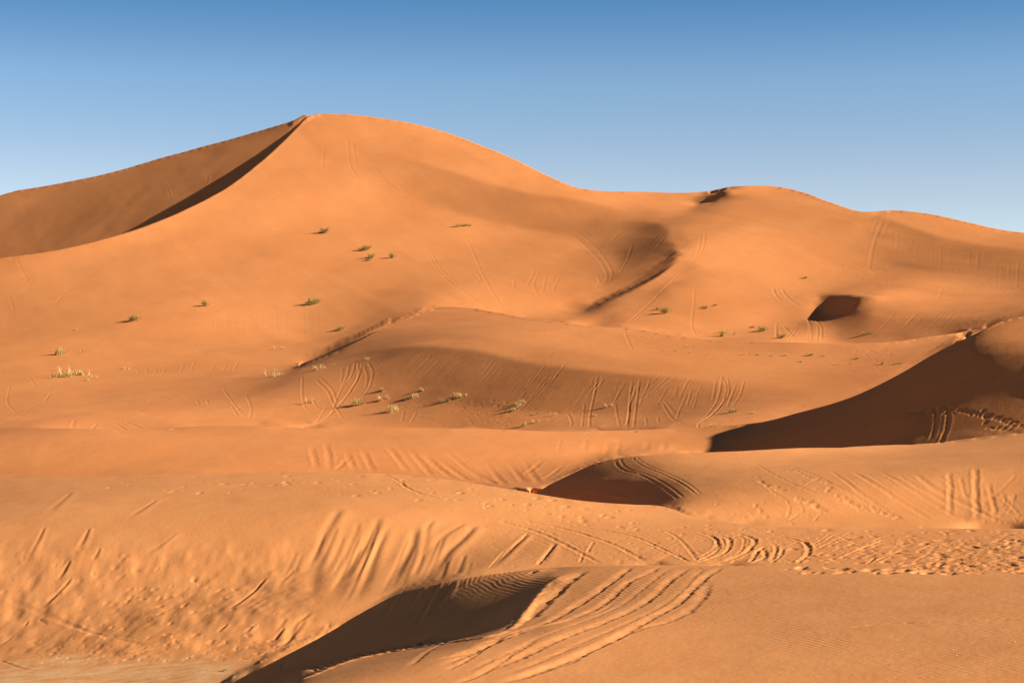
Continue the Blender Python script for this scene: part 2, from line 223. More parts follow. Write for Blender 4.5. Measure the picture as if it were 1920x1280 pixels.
T['H'] = [
 [(0,695,215),(300,695,215),(500,692,208)], [(0,665,215),(200,665,212),(400,665,202),(550,660,197),(600,655,195)],
 [(0,645,218),(200,646,214),(350,647,197),(560,646,197),(620,642,195)],
 [(0,634,218),(200,632,225),(350,634,238),(555,634,241),(578,630,220),(640,622,202),(680,614,178),(720,605,175)],
 [(0,600,218),(150,600,226),(300,600,238),(450,600,242),(555,600,242),(585,600,220),(650,600,208),(700,597,182),(740,590,175),(770,585,182)],
 [(0,562,220),(150,560,230),(300,560,238),(450,560,242),(540,560,242),(580,560,228),(650,565,214),(720,565,205),(780,572,190),(830,572,205),(900,572,222),(1000,588,225),(1095,603,222)],
 [(1110,604,215),(1135,595,178),(1160,592,185),(1185,600,222),(1200,610,226),(1300,624,232),(1400,632,235),(1500,636,231),(1545,632,222),(1580,628,175),(1610,634,172),(1660,637,182),(1750,624,178),(1830,608,190),(1920,585,200)],
 [(1535,600,222),(1565,597,165),(1600,602,145),(1640,608,182),(1700,607,190),(1780,605,172),(1850,597,188),(1920,580,203)],
 [(1525,578,226),(1545,576,25),(1575,576,12),(1602,574,12),(1618,577,130),(1640,582,200),(1700,588,205),(1800,590,205),(1920,573,207)],
 [(1530,562,228),(1550,560,25),(1600,560,14),(1620,563,150),(1645,566,208),(1750,570,213),(1920,562,214)],
 [(1500,540,234),(1560,545,218),(1620,547,212),(1700,550,222),(1800,547,216),(1920,552,195)],
 [(0,525,222),(200,520,232),(400,520,238),(540,520,240),(620,525,231),(700,530,226),(800,530,228),(900,530,232),(1000,530,230),(1060,530,226),(1110,535,216)],
 [(1275,540,226),(1350,540,240),(1450,540,239),(1550,525,230),(1620,525,217),(1700,527,215),(1800,533,205),(1920,548,185)],
 [(1120,578,210),(1160,563,222),(1200,543,225),(1240,522,224),(1262,505,222),(1276,485,217),(1272,460,214),(1262,438,213)],
 [(1118,568,62),(1150,552,54),(1200,530,50),(1235,510,48),(1258,490,48),(1266,477,55)],
 [(1200,524,56),(1235,502,50),(1257,482,54)],
 [(1112,566,205),(1125,561,200),(1142,552,185),(1165,538,165),(1200,516,152),(1230,493,148),(1251,472,148)],
 [(1120,500,216),(1150,500,206),(1168,500,180),(1185,485,162),(1210,475,156),(1240,465,155),(1258,462,150)],
 [(1100,455,198),(1140,445,190),(1168,435,184),(1198,428,166),(1225,428,156),(1244,436,160)],
 [(1145,404,206),(1180,405,213),(1205,402,205),(1228,404,205),(1248,416,208),(1300,405,222)],
 [(0,490,213),(100,482,225),(200,480,230),(400,470,235),(560,470,240),(700,480,235),(800,480,232),(900,480,232),(1000,480,230),(1080,480,222)],
 [(1290,480,230),(1350,480,240),(1450,480,242),(1550,480,229),(1610,480,216),(1640,480,204),(1660,480,190),(1750,490,190),(1850,500,186),(1920,510,181)],
 [(300,430,228),(450,420,235),(600,420,240),(700,410,240),(780,395,235),(850,412,232),(950,436,230),(1050,454,228),(1090,462,222)],
 [(1300,440,229),(1400,440,238),(1480,440,233),(1560,440,223),(1620,440,213),(1645,440,200),(1700,445,186),(1780,460,183),(1850,475,185),(1920,485,182)],
 [(700,350,235),(760,352,223),(800,362,213),(900,394,206),(1000,418,203),(1080,430,200),(1140,438,190)],
 [(690,292,232),(740,302,219),(800,318,210),(900,350,205),(1000,374,203),(1060,381,203),(1120,391,200),(1143,404,200)],
 [(1655,412,196),(1700,432,186),(1760,452,186),(1850,470,190),(1920,477,190)],
 [(650,255,235),(720,273,232),(800,296,232),(900,328,235),(1000,354,235),(1100,371,232),(1200,383,232),(1300,385,226),(1400,385,226),(1500,395,222),(1580,405,218),(1640,401,213),(1700,413,222),(1760,433,222),(1850,451,222),(1920,457,222)],
 [(440,360,232),(560,340,238),(660,330,238)],
 [(0,488,206),(200,450,226),(350,396,233),(500,297,235),(580,221,230),(650,220,228),(760,234,232),(850,258,238),(950,298,240),(1078,356,235),(1200,363,228),(1280,366,222),(1370,354,215),(1420,353,232),(1500,363,235),(1610,400,225),(1700,399,228),(1820,422,228),(1920,441,225)],
 [(600,667,50),(625,653,40),(645,644,40),(672,634,50),(700,620,90),(740,600,110),(790,581,140)], [(600,652,190),(625,638,190),(650,628,190),(680,618,182)],
 [(1768,618,90),(1800,611,60),(1840,603,58),(1880,591,58),(1920,582,58)], [(1750,613,180),(1800,600,182),(1850,590,184),(1890,577,200),(1920,569,203)],  # ground sloped into shade, standing in for the right dune's cast shadow
 [(1312,381,60),(1335,373,15),(1352,362,15)]]
T['J'] = [
 [(0,482,175),(150,455,160),(250,428,156),(350,388,152),(450,330,152),(550,248,150)], [(0,420,180),(150,400,170),(300,360,166),(450,290,165),(530,245,158)],
 [(0,364,188),(100,349,182),(300,300,174),(450,258,170),(560,226,160)]]
prev_ = None
SOLVE = {8.0: (500, 10), 4.0: (320, 4)}       # steps and passes, coarse grid then fine
for G in (8.0, 4.0):
    gu = np.arange(-24, 1949, G); gv = np.arange(180, 1345, G)
    NGU, NGV = len(gu), len(gv)
    def at_cols(A, q):
        return np.stack([np.interp(q, ucol, r) for r in A])
    dlc, zlc = at_cols(dl, gu), at_cols(zl, gu)
    hh = np.diff(dlc, axis=0); dd = np.diff(zlc, axis=0)/hh
    mL = np.zeros_like(zlc); mR = np.zeros_like(zlc)
    w1 = 2*hh[1:]+hh[:-1]; w2 = hh[1:]+2*hh[:-1]
    with np.errstate(divide='ignore', invalid='ignore'):
        mm = np.where(dd[1:]*dd[:-1] > 0, (w1+w2)/(w1/dd[:-1]+w2/dd[1:]), 0)
    mL[1:-1] = mm; mR[1:-1] = mm
    mR[0] = mL[0] = dd[0]; mL[-1] = mR[-1] = dd[-1]
    for n, sh in SHARP.items():
        i = LI[n]
        mL[i] = (1-sh)*mL[i] + sh*dd[i-1]
        mR[i] = (1-sh)*mR[i] + sh*dd[i]
    Dg = np.broadcast_to(drow[:, None], (NR, NGU))
    idx = np.zeros((NR, NGU), int)
    for i in range(1, len(ORDER)-1):
        idx += (Dg >= dlc[i][None, :])
    ci = np.broadcast_to(np.arange(NGU)[None, :], idx.shape)
    h = hh[idx, ci]
    t = np.clip((Dg-dlc[idx, ci])/h, 0, 1)
    Z0 = (2*t**3-3*t**2+1)*zlc[idx, ci] + (t**3-2*t**2+t)*h*mR[idx, ci] + (-2*t**3+3*t**2)*zlc[idx+1, ci] + (t**3-t**2)*h*mL[idx+1, ci]
    del t, h

    # ---- layers of the view: each crest hides what lies behind it
    def crest(name, lo=None, hi=None):
        c = np.interp(gu, ucol, VH-FPX*zl[LI[name]]/dl[LI[name]])
        if lo is not None: c = np.where((gu < lo) | (gu > hi), np.nan, c)
        return c
    TEARS = [('A', crest('a_crest', 428, 9999)), ('B', crest('b_crest')), ('C', crest('c_crest', 1000, 9999)), ('D', crest('d_crest')),
             ('F', crest('f_crest', 500, 9999)), ('H', crest('h_crest')), ('J', crest('j_crest', -99, 579))]
    PP, RR = np.meshgrid(gu, gv)
    layer = np.full((NGV, NGU), -1)
    top = np.full(NGU, 1e9)
    tear_v = []
    for i, (n, c) in enumerate(TEARS):
        eff = np.where(np.isnan(c), top, np.minimum(c, top))
        m = (layer < 0) & (RR > eff[None, :]) & (RR <= top[None, :])
        layer[m] = i
        tear_v.append(eff); top = eff
    # depth first guess at every pixel of its own layer
    W0 = np.full((NGV, NGU), np.nan)
    for c in range(NGU):
        vv = VH-FPX*Z0[:, c]/drow
        run = np.minimum.accumulate(vv)
        r = np.searchsorted(-run, -gv)
        r = np.clip(r, 1, NR-1)
        W0[:, c] = 1/drow[r]
    W0 = np.where(layer >= 0, W0, np.nan)
    # rays that slipped onto a neighbouring layer take the depth of their own layer's nearest good pixel
    LN = ['a_crest', 'b_crest', 'c_crest', 'd_crest', 'f_crest', 'h_crest', 'j_crest']
    dprev = np.zeros(NGU)
    for i, (n, c) in enumerate(TEARS):
        dc = np.interp(gu, ucol, dl[LI[LN[i]]])
        dt = np.where(np.isnan(c), dprev, dc)
        for cc in range(NGU):
            rr_ = np.nonzero(layer[:, cc] == i)[0]
            if len(rr_) == 0: continue
            dpx = 1/W0[rr_, cc]
            ok = (dpx <= dt[cc]*1.003) & (dpx > max(dprev[cc]*1.003, 1))
            if i == 5 and 1111 < gu[cc] < 1269: ok[:] = True
            if not ok.any(): dpx[:] = dt[cc]
            else: dpx = np.interp(rr_, rr_[ok], dpx[ok])
            W0[rr_, cc] = 1/dpx
        dprev = np.maximum(dprev, dt)

    def lin(c): c = c/255.0; return np.where(c <= .04045, c/12.92, ((c+.055)/1.055)**2.4)
    def tone(R):
        R = R-13*np.exp(-((R-163)/24)**2)        # mid tones lowered by trial; such faces came out too bright
        return (lin(R)-0.066)/1.92 - np.clip((80-R)/25, 0, 1)*.07 - np.clip((50-R)/50, 0, 1)*.22
    I = np.full((NGV, NGU), np.nan)
    for i, (n, c) in enumerate(TEARS):
        P = []
        for pl in T[n]:
            pl = np.array(pl, float)
            seg = np.r_[0, np.cumsum(np.hypot(np.diff(pl[:, 0]), np.diff(pl[:, 1])))]
            q = np.linspace(0, seg[-1], max(2, int(seg[-1]/14)))
            P.append(np.stack([np.interp(q, seg, pl[:, k]) for k in range(3)], 1))
        P = np.concatenate(P)
        ry, rx = np.nonzero(layer == i)
        for k in range(0, len(ry), 6000):
            yy, xx = gv[ry[k:k+6000]], gu[rx[k:k+6000]]
            q2 = ((xx[:, None]-P[None, :, 0])/1.8)**2+(yy[:, None]-P[None, :, 1])**2
            w = 1/(q2+16)**2.2
            I[ry[k:k+6000], rx[k:k+6000]] = (w*tone(P[None, :, 2])).sum(1)/w.sum(1)

    # cells (2x2 pixels) on one side of every tear
    SC = np.array([(1112,571),(1150,557),(1200,535),(1235,516),(1256,497),(1267,482)], float)
    scv = np.full(NGU, np.nan)
    sub = layer.astype(float).copy()
    iH = 5
    with np.errstate(invalid='ignore'):
        sub[(layer == iH) & (RR > scv[None, :])] += .25
    # the plain left of the middle dune runs on unbroken
    join = (PP < 566) & ((layer == 4) | (layer == 5))
    sub[join] = 4.5
    # front of the little crest joins the hill at its right and the bowl at its left
    def same(a, b, xa, xb):
        fr = (np.floor(a) == 5) & (np.floor(b) == 5)
        open_ = fr & ((np.minimum(xa, xb) < 1112) | (np.maximum(xa, xb) > 1268))
        lj = ((a == 4.5) & (b == 4) | (a == 4) & (b == 4.5) | (a == 4.5) & (b == 5) | (a == 5) & (b == 4.5)) & (np.abs(xa-566) < 3*G)
        return (a == b) | open_ | lj
    a00, a01, a10, a11 = sub[:-1, :-1], sub[:-1, 1:], sub[1:, :-1], sub[1:, 1:]
    x0, x1 = PP[:-1, :-1], PP[:-1, 1:]
    cell = (a00 >= 0) & (a01 >= 0) & (a10 >= 0) & (a11 >= 0) & same(a00, a01, x0, x1) & same(a10, a11, x0, x1) & same(a00, a10, x0, x0) & same(a01, a11, x1, x1)
    au = (.5*(gu[:-1]+gu[1:])-UC)/FPX; bv = (VH-.5*(gv[:-1]+gv[1:]))/FPX
    AA, BB = np.meshgrid(au, bv)
    act = np.zeros((NGV, NGU), int)              # pixels that belong to at least two whole cells
    act[:-1, :-1] += cell; act[:-1, 1:] += cell; act[1:, :-1] += cell; act[1:, 1:] += cell
    act = act >= 2
    Ic = .25*(I[:-1, :-1]+I[:-1, 1:]+I[1:, :-1]+I[1:, 1:])
    live = layer >= 0
    LAM, MU0, ETA = 0.24, 0.25, 0.12
    # bend freely only where the tone itself turns quickly; hold the depth near the tears
    gi = np.zeros((NGV, NGU)); Is = np.where(live, I, 0)
    gi[1:-1, 1:-1] = np.where(live[2:, 1:-1] & live[:-2, 1:-1], np.abs(Is[2:, 1:-1]-Is[:-2, 1:-1]), 0)+np.where(live[1:-1, 2:] & live[1:-1, :-2], np.abs(Is[1:-1, 2:]-Is[1:-1, :-2]), 0)
    LAMW = LAM*np.where(layer == 5, 2.2, 1.0)/(1+(gi/.05)**2)
    near_tear = np.zeros((NGV, NGU), bool)
    for s_ in (1,):
        near_tear[s_:] |= layer[s_:] != layer[:-s_]; near_tear[:-s_] |= layer[s_:] != layer[:-s_]
    near_tear &= sub != 4.5
    MU = np.where(near_tear, np.select([layer == 5, layer == 3, layer == 4, layer == 2], [.4, .12, .6, .25], .5), np.select([layer == 2, layer == 4, layer == 5], [.28, .4, .15], MU0))
    hu = np.zeros((NGV, NGU), bool); hv = np.zeros((NGV, NGU), bool)
    hu[:, 1:-1] = live[:, 1:-1] & live[:, :-2] & live[:, 2:] & same(sub[:, 1:-1], sub[:, :-2], PP[:, 1:-1], PP[:, :-2]) & same(sub[:, 1:-1], sub[:, 2:], PP[:, 1:-1], PP[:, 2:])
    hv[1:-1] = live[1:-1] & live[:-2] & live[2:] & same(sub[1:-1], sub[:-2], PP[1:-1], PP[:-2]) & same(sub[1:-1], sub[2:], PP[1:-1], PP[2:])
    S0 = np.where(live, W0, 1.0)                 # unknown q: inverse depth over the first guess
    S0 = np.maximum(S0, 1e-6)
    Iz = np.where(cell, Ic, 0.0)
    def grads(w):
        wu = .5*((w[:-1, 1:]-w[:-1, :-1])+(w[1:, 1:]-w[1:, :-1]))/G
        wv = .5*((w[1:, :-1]-w[:-1, :-1])+(w[1:, 1:]-w[:-1, 1:]))/G
        wm = .25*(w[:-1, :-1]+w[:-1, 1:]+w[1:, :-1]+w[1:, 1:])
        return wu, wv, wm
    def normal(w):
        wu, wv, wm = grads(w)
        return -wu, AA*wu-BB*wv-wm/FPX, wv
    _, WV0, _ = grads(S0)
    WV0 = np.where(cell, WV0, 0)
    def solve(q, iters, outer):
        cu = -sx+AA*sy; cv = -BB*sy+sz; cm = -sy/FPX
        for o_ in range(outer):
            nx, ny, nz = normal(q*S0)
            nn = np.sqrt(nx*nx+ny*ny+nz*nz)+1e-12
            k = np.where(cell, 1/nn, 0.0)
            kn = np.zeros((NGV, NGU)); kn[:-1, :-1] = k; kn[1:, 1:] = np.maximum(kn[1:, 1:], k)
            wvq = grads(q*S0)[1]; bad = cell & (wvq*k < .25)
            steep = cell & (nz*k < .85)
            eta = np.where(bad | steep, 1.5, ETA); wvt = np.where(steep, .89*nn, np.where(bad, np.maximum(WV0, .35*nn), WV0))*cell
            ku, kv = np.where(hu, kn, 0)*LAMW/G, np.where(hv, kn, 0)*LAMW/G
            # keep faces gentler than the angle of repose: pull over-steep cells towards the vertical
            def fwd(x):
                w = x*S0
                wu, wv, wm = grads(w)
                e = (cu*wu+cv*wv+cm*wm)*k
                su = np.zeros_like(w); su[:, 1:-1] = (w[:, :-2]-2*w[:, 1:-1]+w[:, 2:]); su *= ku
                sv = np.zeros_like(w); sv[1:-1] = (w[:-2]-2*w[1:-1]+w[2:]); sv *= kv
                return e, su, sv, MU*x*live, eta*wv*k
            def adj(e, su, sv, m, y):
                e = e*k; g = np.zeros((NGV, NGU))
                pu, pv, pm = e*cu*.5/G, (e*cv+y*eta*k)*.5/G, e*cm*.25
                g[:-1, 1:] += pu-pv+pm; g[:-1, :-1] += -pu-pv+pm
                g[1:, 1:] += pu+pv+pm; g[1:, :-1] += -pu+pv+pm
                su = su*ku; sv = sv*kv
                g[:, :-2] += su[:, 1:-1]; g[:, 1:-1] -= 2*su[:, 1:-1]; g[:, 2:] += su[:, 1:-1]
                g[:-2] += sv[1:-1]; g[1:-1] -= 2*sv[1:-1]; g[2:] += sv[1:-1]
                return g*S0 + MU*m*live
            rhs = adj(Iz*(cell*1.0), np.zeros((NGV, NGU)), np.zeros((NGV, NGU)), MU*live*1.0, eta*wvt*k)
            # preconditioned conjugate gradients
            dg = np.zeros((NGV, NGU)); kk = k*k
            c_ = [(-cu*.5/G-cv*.5/G+cm*.25), (cu*.5/G-cv*.5/G+cm*.25), (-cu*.5/G+cv*.5/G+cm*.25), (cu*.5/G+cv*.5/G+cm*.25)]
            et = kk*(eta*.5/G)**2
            dg[:-1, :-1] += kk*c_[0]**2+et; dg[:-1, 1:] += kk*c_[1]**2+et; dg[1:, :-1] += kk*c_[2]**2+et; dg[1:, 1:] += kk*c_[3]**2+et
            dg[:, :-2] += ku[:, 1:-1]**2; dg[:, 1:-1] += 4*ku[:, 1:-1]**2; dg[:, 2:] += ku[:, 1:-1]**2
            dg[:-2] += kv[1:-1]**2; dg[1:-1] += 4*kv[1:-1]**2; dg[2:] += kv[1:-1]**2
            dg = dg*S0*S0 + MU*MU*live + (~live)*1.0
            x = q*live; r = rhs-adj(*fwd(x)); r *= live
            z = r/dg; p = z.copy(); rz = (r*z).sum()
            for it in range(iters):
                Ap = adj(*fwd(p))*live
                al = rz/((p*Ap).sum()+1e-30)
                x += al*p; r -= al*Ap
                z = r/dg; rz2 = (r*z).sum()
                if rz2 < 1e-12: break
                p = z+(rz2/rz)*p; rz = rz2
            q = np.where(live, .3*q+.7*x, 1.0)
        e = fwd(q)[0]-Iz*cell
        print('shade residual', float(np.sqrt((e[cell]**2).mean())), 'depth change', float(np.nanmin(q[live])), float(np.nanmax(q[live])))
        return q
    if prev_ is None: q = np.ones((NGV, NGU))
    else:                                        # start from the coarser answer
        pq, pW, pl_, pu, pv_ = prev_
        fx = np.clip((gu-pu[0])/(pu[1]-pu[0]), 0, len(pu)-1.001); fy = np.clip((gv-pv_[0])/(pv_[1]-pv_[0]), 0, len(pv_)-1.001)
        ix, iy = fx.astype(int), fy.astype(int); tx, ty = (fx-ix)[None, :], (fy-iy)[:, None]
        wts = [((1-ty)*(1-tx), iy, ix), ((1-ty)*tx, iy, ix+1), (ty*(1-tx), iy+1, ix), (ty*tx, iy+1, ix+1)]
        num, den, lw, full = np.zeros((NGV, NGU)), np.full((NGV, NGU), 1e-9), np.zeros((NGV, NGU)), np.ones((NGV, NGU), bool)
        for w_, r_, c_ in wts:
            ok_ = (pl_[np.ix_(r_, c_)] == layer)*(w_+1e-4); num += ok_*pq[np.ix_(r_, c_)]; den += ok_
            full &= pl_[np.ix_(r_, c_)] == layer; lw += w_*pW[np.ix_(r_, c_)]
        q = np.where(full, lw/S0, np.where(den > 1e-8, num/den, 1.0))
    q = solve(q, *SOLVE[G])
    WS = q*S0; prev_ = (q, WS, layer, gu, gv)

# ---- back to profiles: the seen ground of every column, and dips behind the crests
def pchip(x, y, q):
    m = pchip_slopes(x, y)
    i = np.clip(np.searchsorted(x, q)-1, 0, len(x)-2)
    h = x[i+1]-x[i]; t = np.clip((q-x[i])/h, 0, 1)
    return ((2*t**3-3*t**2+1)*y[i]+(t**3-2*t**2+t)*h*m[i]+(-2*t**3+3*t**2)*y[i+1]+(t**3-t**2)*h*m[i+1])
def blur1(x, ok, sig):
    """smooth a curve along the columns where it exists"""
    n = int(4*sig); out = np.array(x)
    ii = np.nonzero(ok)[0]
    for k in range(len(ii)):
        lo, hi = np.searchsorted(ii, ii[k]-n), np.searchsorted(ii, ii[k]+n, side='right')
        jj = ii[lo:hi]; m0 = x[jj]; dx = jj-ii[k]
        wt = np.exp(-.5*(dx/sig)**2)
        for _ in range(3):                   # robust local line
            sw, sx_, sy_ = wt.sum(), (wt*dx).sum(), (wt*m0).sum(); sxx = (wt*dx*dx).sum(); sxy = (wt*dx*m0).sum()
            den = sw*sxx-sx_*sx_
            sl = (sw*sxy-sx_*sy_)/den if den > 1e-9 else 0; c0 = (sy_-sl*sx_)/sw
            res = np.abs(m0-c0-sl*dx); sc_ = np.median(res)*2+1e-6
            wt = np.exp(-.5*(dx/sig)**2)/(1+(res/sc_)**2)
        out[ii[k]] = c0
    return out
NS = 8                                       # seven layers and the front of the little crest
cols = [dict() for _ in range(NGU)]
E1 = np.full((NS, NGU), np.nan); E0 = np.full((NS, NGU), np.nan)      # log depth where a layer begins and ends
V1 = np.full((NS, NGU), np.nan); V0 = np.full((NS, NGU), np.nan)
for c in range(NGU):
    rows_ = np.nonzero((layer[:, c] >= 0) & act[:, c])[0][::-1]
    prev = None; segs = []
    for r in rows_:
        key = sub[r, c]
        if prev is None or not bool(same(np.array(key), np.array(prev), np.array(gu[c]), np.array(gu[c]))): segs.append([])
        segs[-1].append(r); prev = key
    vlast = None
    for g_ in segs:
        g_ = np.array(g_)
        lay = int(layer[g_[-1], c])
        sid = 7 if (sub[g_[-1], c] == 5.25 and not np.isnan(scv[c])) else lay
        if len(g_) < 2 or sid in cols[c]: continue
        v = gv[g_]; w = np.maximum(np.minimum.accumulate(WS[g_, c]), 1e-5)
        vt = scv[c] if sid == 7 else tear_v[lay][c]
        cols[c][sid] = (v, w)
        k = min(3, len(w)-1)
        E1[sid, c] = -math.log(float(np.clip(w[-1]+(w[-1]-w[-1-k])/(v[-1]-v[-1-k])*(vt-v[-1]), w[-1]*.96, w[-1]))); V1[sid, c] = vt
        if vlast is not None:
            E0[sid, c] = -math.log(float(np.clip(w[0]+(w[k]-w[0])/(v[k]-v[0])*(vlast-v[0]), w[0], w[0]*1.04))); V0[sid, c] = vlast
        vlast = vt
for i in range(NS):
    for E, V in ((E1, V1), (E0, V0)):        # each unbroken run of columns by itself
        cut = np.nonzero(~(np.abs(np.diff(V[i])) < 3*G))[0]+1
        for run in np.split(np.arange(NGU), cut):
            if np.isnan(E[i, run]).any() or len(run) < 6: continue
            ok = np.zeros(NGU, bool); ok[run] = True
            E[i] = np.where(ok, blur1(E[i], ok, 4.0), E[i])
# slide whole layers back along their lines of sight until each clears the crest in front of it
for sid in (1, 2, 3, 4):
    need = []
    for c in range(NGU):
        fr = [k for k in (0, 1, 2, 3, 4) if k < sid and k in cols[c]]
        if sid in cols[c] and fr and not np.isnan(E0[sid, c]): need.append(E1[fr[-1], c]-E0[sid, c]+(.004 if sid == 2 else .012))
    sh_ = max(0.0, float(np.percentile(need, 98.5))) if need else 0.0
    if sid == 2: sh_ = min(sh_, .03)
    print('layer', sid, 'slides back', round(sh_, 4))
    for k in ((4, 5, 7) if sid == 4 else (sid,)):   # the middle dune runs on into the plain
        E0[k] += sh_; E1[k] += sh_
        for c in range(NGU):
            if k in cols[c]: cols[c][k] = (cols[c][k][0], cols[c][k][1]*math.exp(-sh_))
# thin slivers near the meeting of two crests, and their hidden run-on
def run_on(E, sid, a_, b_, us):
    k = [c for c in np.nonzero((gu > a_) & (gu < b_))[0] if sid in cols[c] and not np.isnan(E[sid, c])]
    return np.polyval(np.polyfit(gu[k], E[sid, k], 1), us)
def left_plane():
    PT = []
    for c in np.nonzero((gu > 380) & (gu < 520))[0]:
        if 6 in cols[c]:
            v, w = cols[c][6]
            for a_, b_ in zip(v[1:-1], w[1:-1]): PT.append(((gu[c]-UC)/FPX/b_, 1/b_, (VH-a_)/FPX/b_))
    PT = np.array(PT)
    return np.linalg.lstsq(np.c_[np.ones(len(PT)), PT[:, :2]], PT[:, 2], rcond=None)[0]
on_plane = lambda u, v: pl[0]/((VH-v)/FPX-pl[1]*(u-UC)/FPX-pl[2])
pl = left_plane()
back = max(1.0, 1.002*max(math.exp(E1[5, c])/on_plane(gu[c], tear_v[5][c]) for c in np.nonzero((gu > 480) & (gu < 575))[0]))
for c in range(NGU):                         # slide the skyline slope along the lines of sight until it clears the peak
    if 6 in cols[c]: cols[c][6] = (cols[c][6][0], cols[c][6][1]/back)
E0[6] += math.log(back); E1[6] += math.log(back); pl = left_plane()
for c in np.nonzero((gu > 490) & (gu < 640))[0]:
    hd = math.exp(E1[5, c]); vh = tear_v[5][c]; f = min((gu[c]-490)/55, 1); f = f*f*(3-2*f)
    if gu[c] < 578: V1[6, c] = min(tear_v[6][c], vh-.5)
    else: V1[6, c] = vh+.6+.12*(gu[c]-578)
    V0[6, c] = max(vh, V1[6, c]+.3)
    d0_ = max(on_plane(gu[c], V0[6, c]), hd*1.003); d1_ = max(on_plane(gu[c], V1[6, c]), d0_+.5)
    if f < 1 and 6 in cols[c]:
        v, w = cols[c][6]; dpl = np.array([on_plane(gu[c], a_) for a_ in v])
        cols[c][6] = (v, np.exp(np.log(w)*(1-f)-np.log(dpl)*f)); E0[6, c] = E0[6, c]*(1-f)+math.log(d0_)*f; E1[6, c] = E1[6, c]*(1-f)+math.log(d1_)*f
    else:
        E0[6, c], E1[6, c] = math.log(d0_), math.log(d1_); cols[c][6] = (np.array([V0[6, c]+50, V0[6, c]+40]), np.exp(-np.array([E0[6, c], E0[6, c]])))
print('left slope', pl, back)
ccr = np.interp(gu, ucol, VH-FPX*zl[LI['c_crest']]/dl[LI['c_crest']])
for c in np.nonzero((gu > 985) & (gu < 1030))[0]:     # the nose of the rounded dune
    if ccr[c] > V1[1, c]-.4: continue
    V0[2, c], V1[2, c] = V1[1, c], ccr[c]
    E0[2, c], E1[2, c] = run_on(E0, 2, 1030, 1075, gu[c]), run_on(E1, 2, 1030, 1075, gu[c])
    E0[2, c] = min(E0[2, c], E1[2, c]-.004)
    if 3 in cols[c]: V0[3, c] = ccr[c]
    cols[c][2] = (np.array([V0[2, c]+50, V0[2, c]+40]), np.exp(-np.array([E0[2, c], E0[2, c]])))
fcr = np.interp(gu, ucol, VH-FPX*zl[LI['f_crest']]/dl[LI['f_crest']])
for c in np.nonzero((gu > 1780) & (gu < 1880))[0]:    # middle dune beside the big shaded one
    if 4 in cols[c] or 5 not in cols[c] or V1[3, c] < fcr[c]+.4: continue
    V0[4, c], V1[4, c] = V1[3, c], fcr[c]
    E0[4, c], E1[4, c] = run_on(E0, 4, 1760, 1812, gu[c]), run_on(E1, 4, 1760, 1812, gu[c])
    E0[4, c] = min(E0[4, c], E1[4, c]-.01)
    V0[5, c] = fcr[c]; E0[5, c] = run_on(E0, 5, 1760, 1812, gu[c])
    cols[c][4] = (np.array([V0[4, c]+50, V0[4, c]+40]), np.exp(-np.array([E0[4, c], E0[4, c]])))
for c in np.nonzero((gu > 566) & (gu < 730))[0]:      # the first strip behind the middle dune's nose follows the smoothed foot
    if 5 in cols[c] and 4 in cols[c] and len(cols[c][5][0]) > 8:
        cols[c][5] = (cols[c][5][0][3:], cols[c][5][1][3:])
cnose = min(c for c in range(NGU) if 2 in cols[c])
ghost = {}                                   # a dune that slips behind a nearer crest runs on, hidden, for a while
BND = np.full((NS, NGU), np.nan)             # where each dune ends, in the dip behind its crest
Zc = np.zeros((NR, NGU))
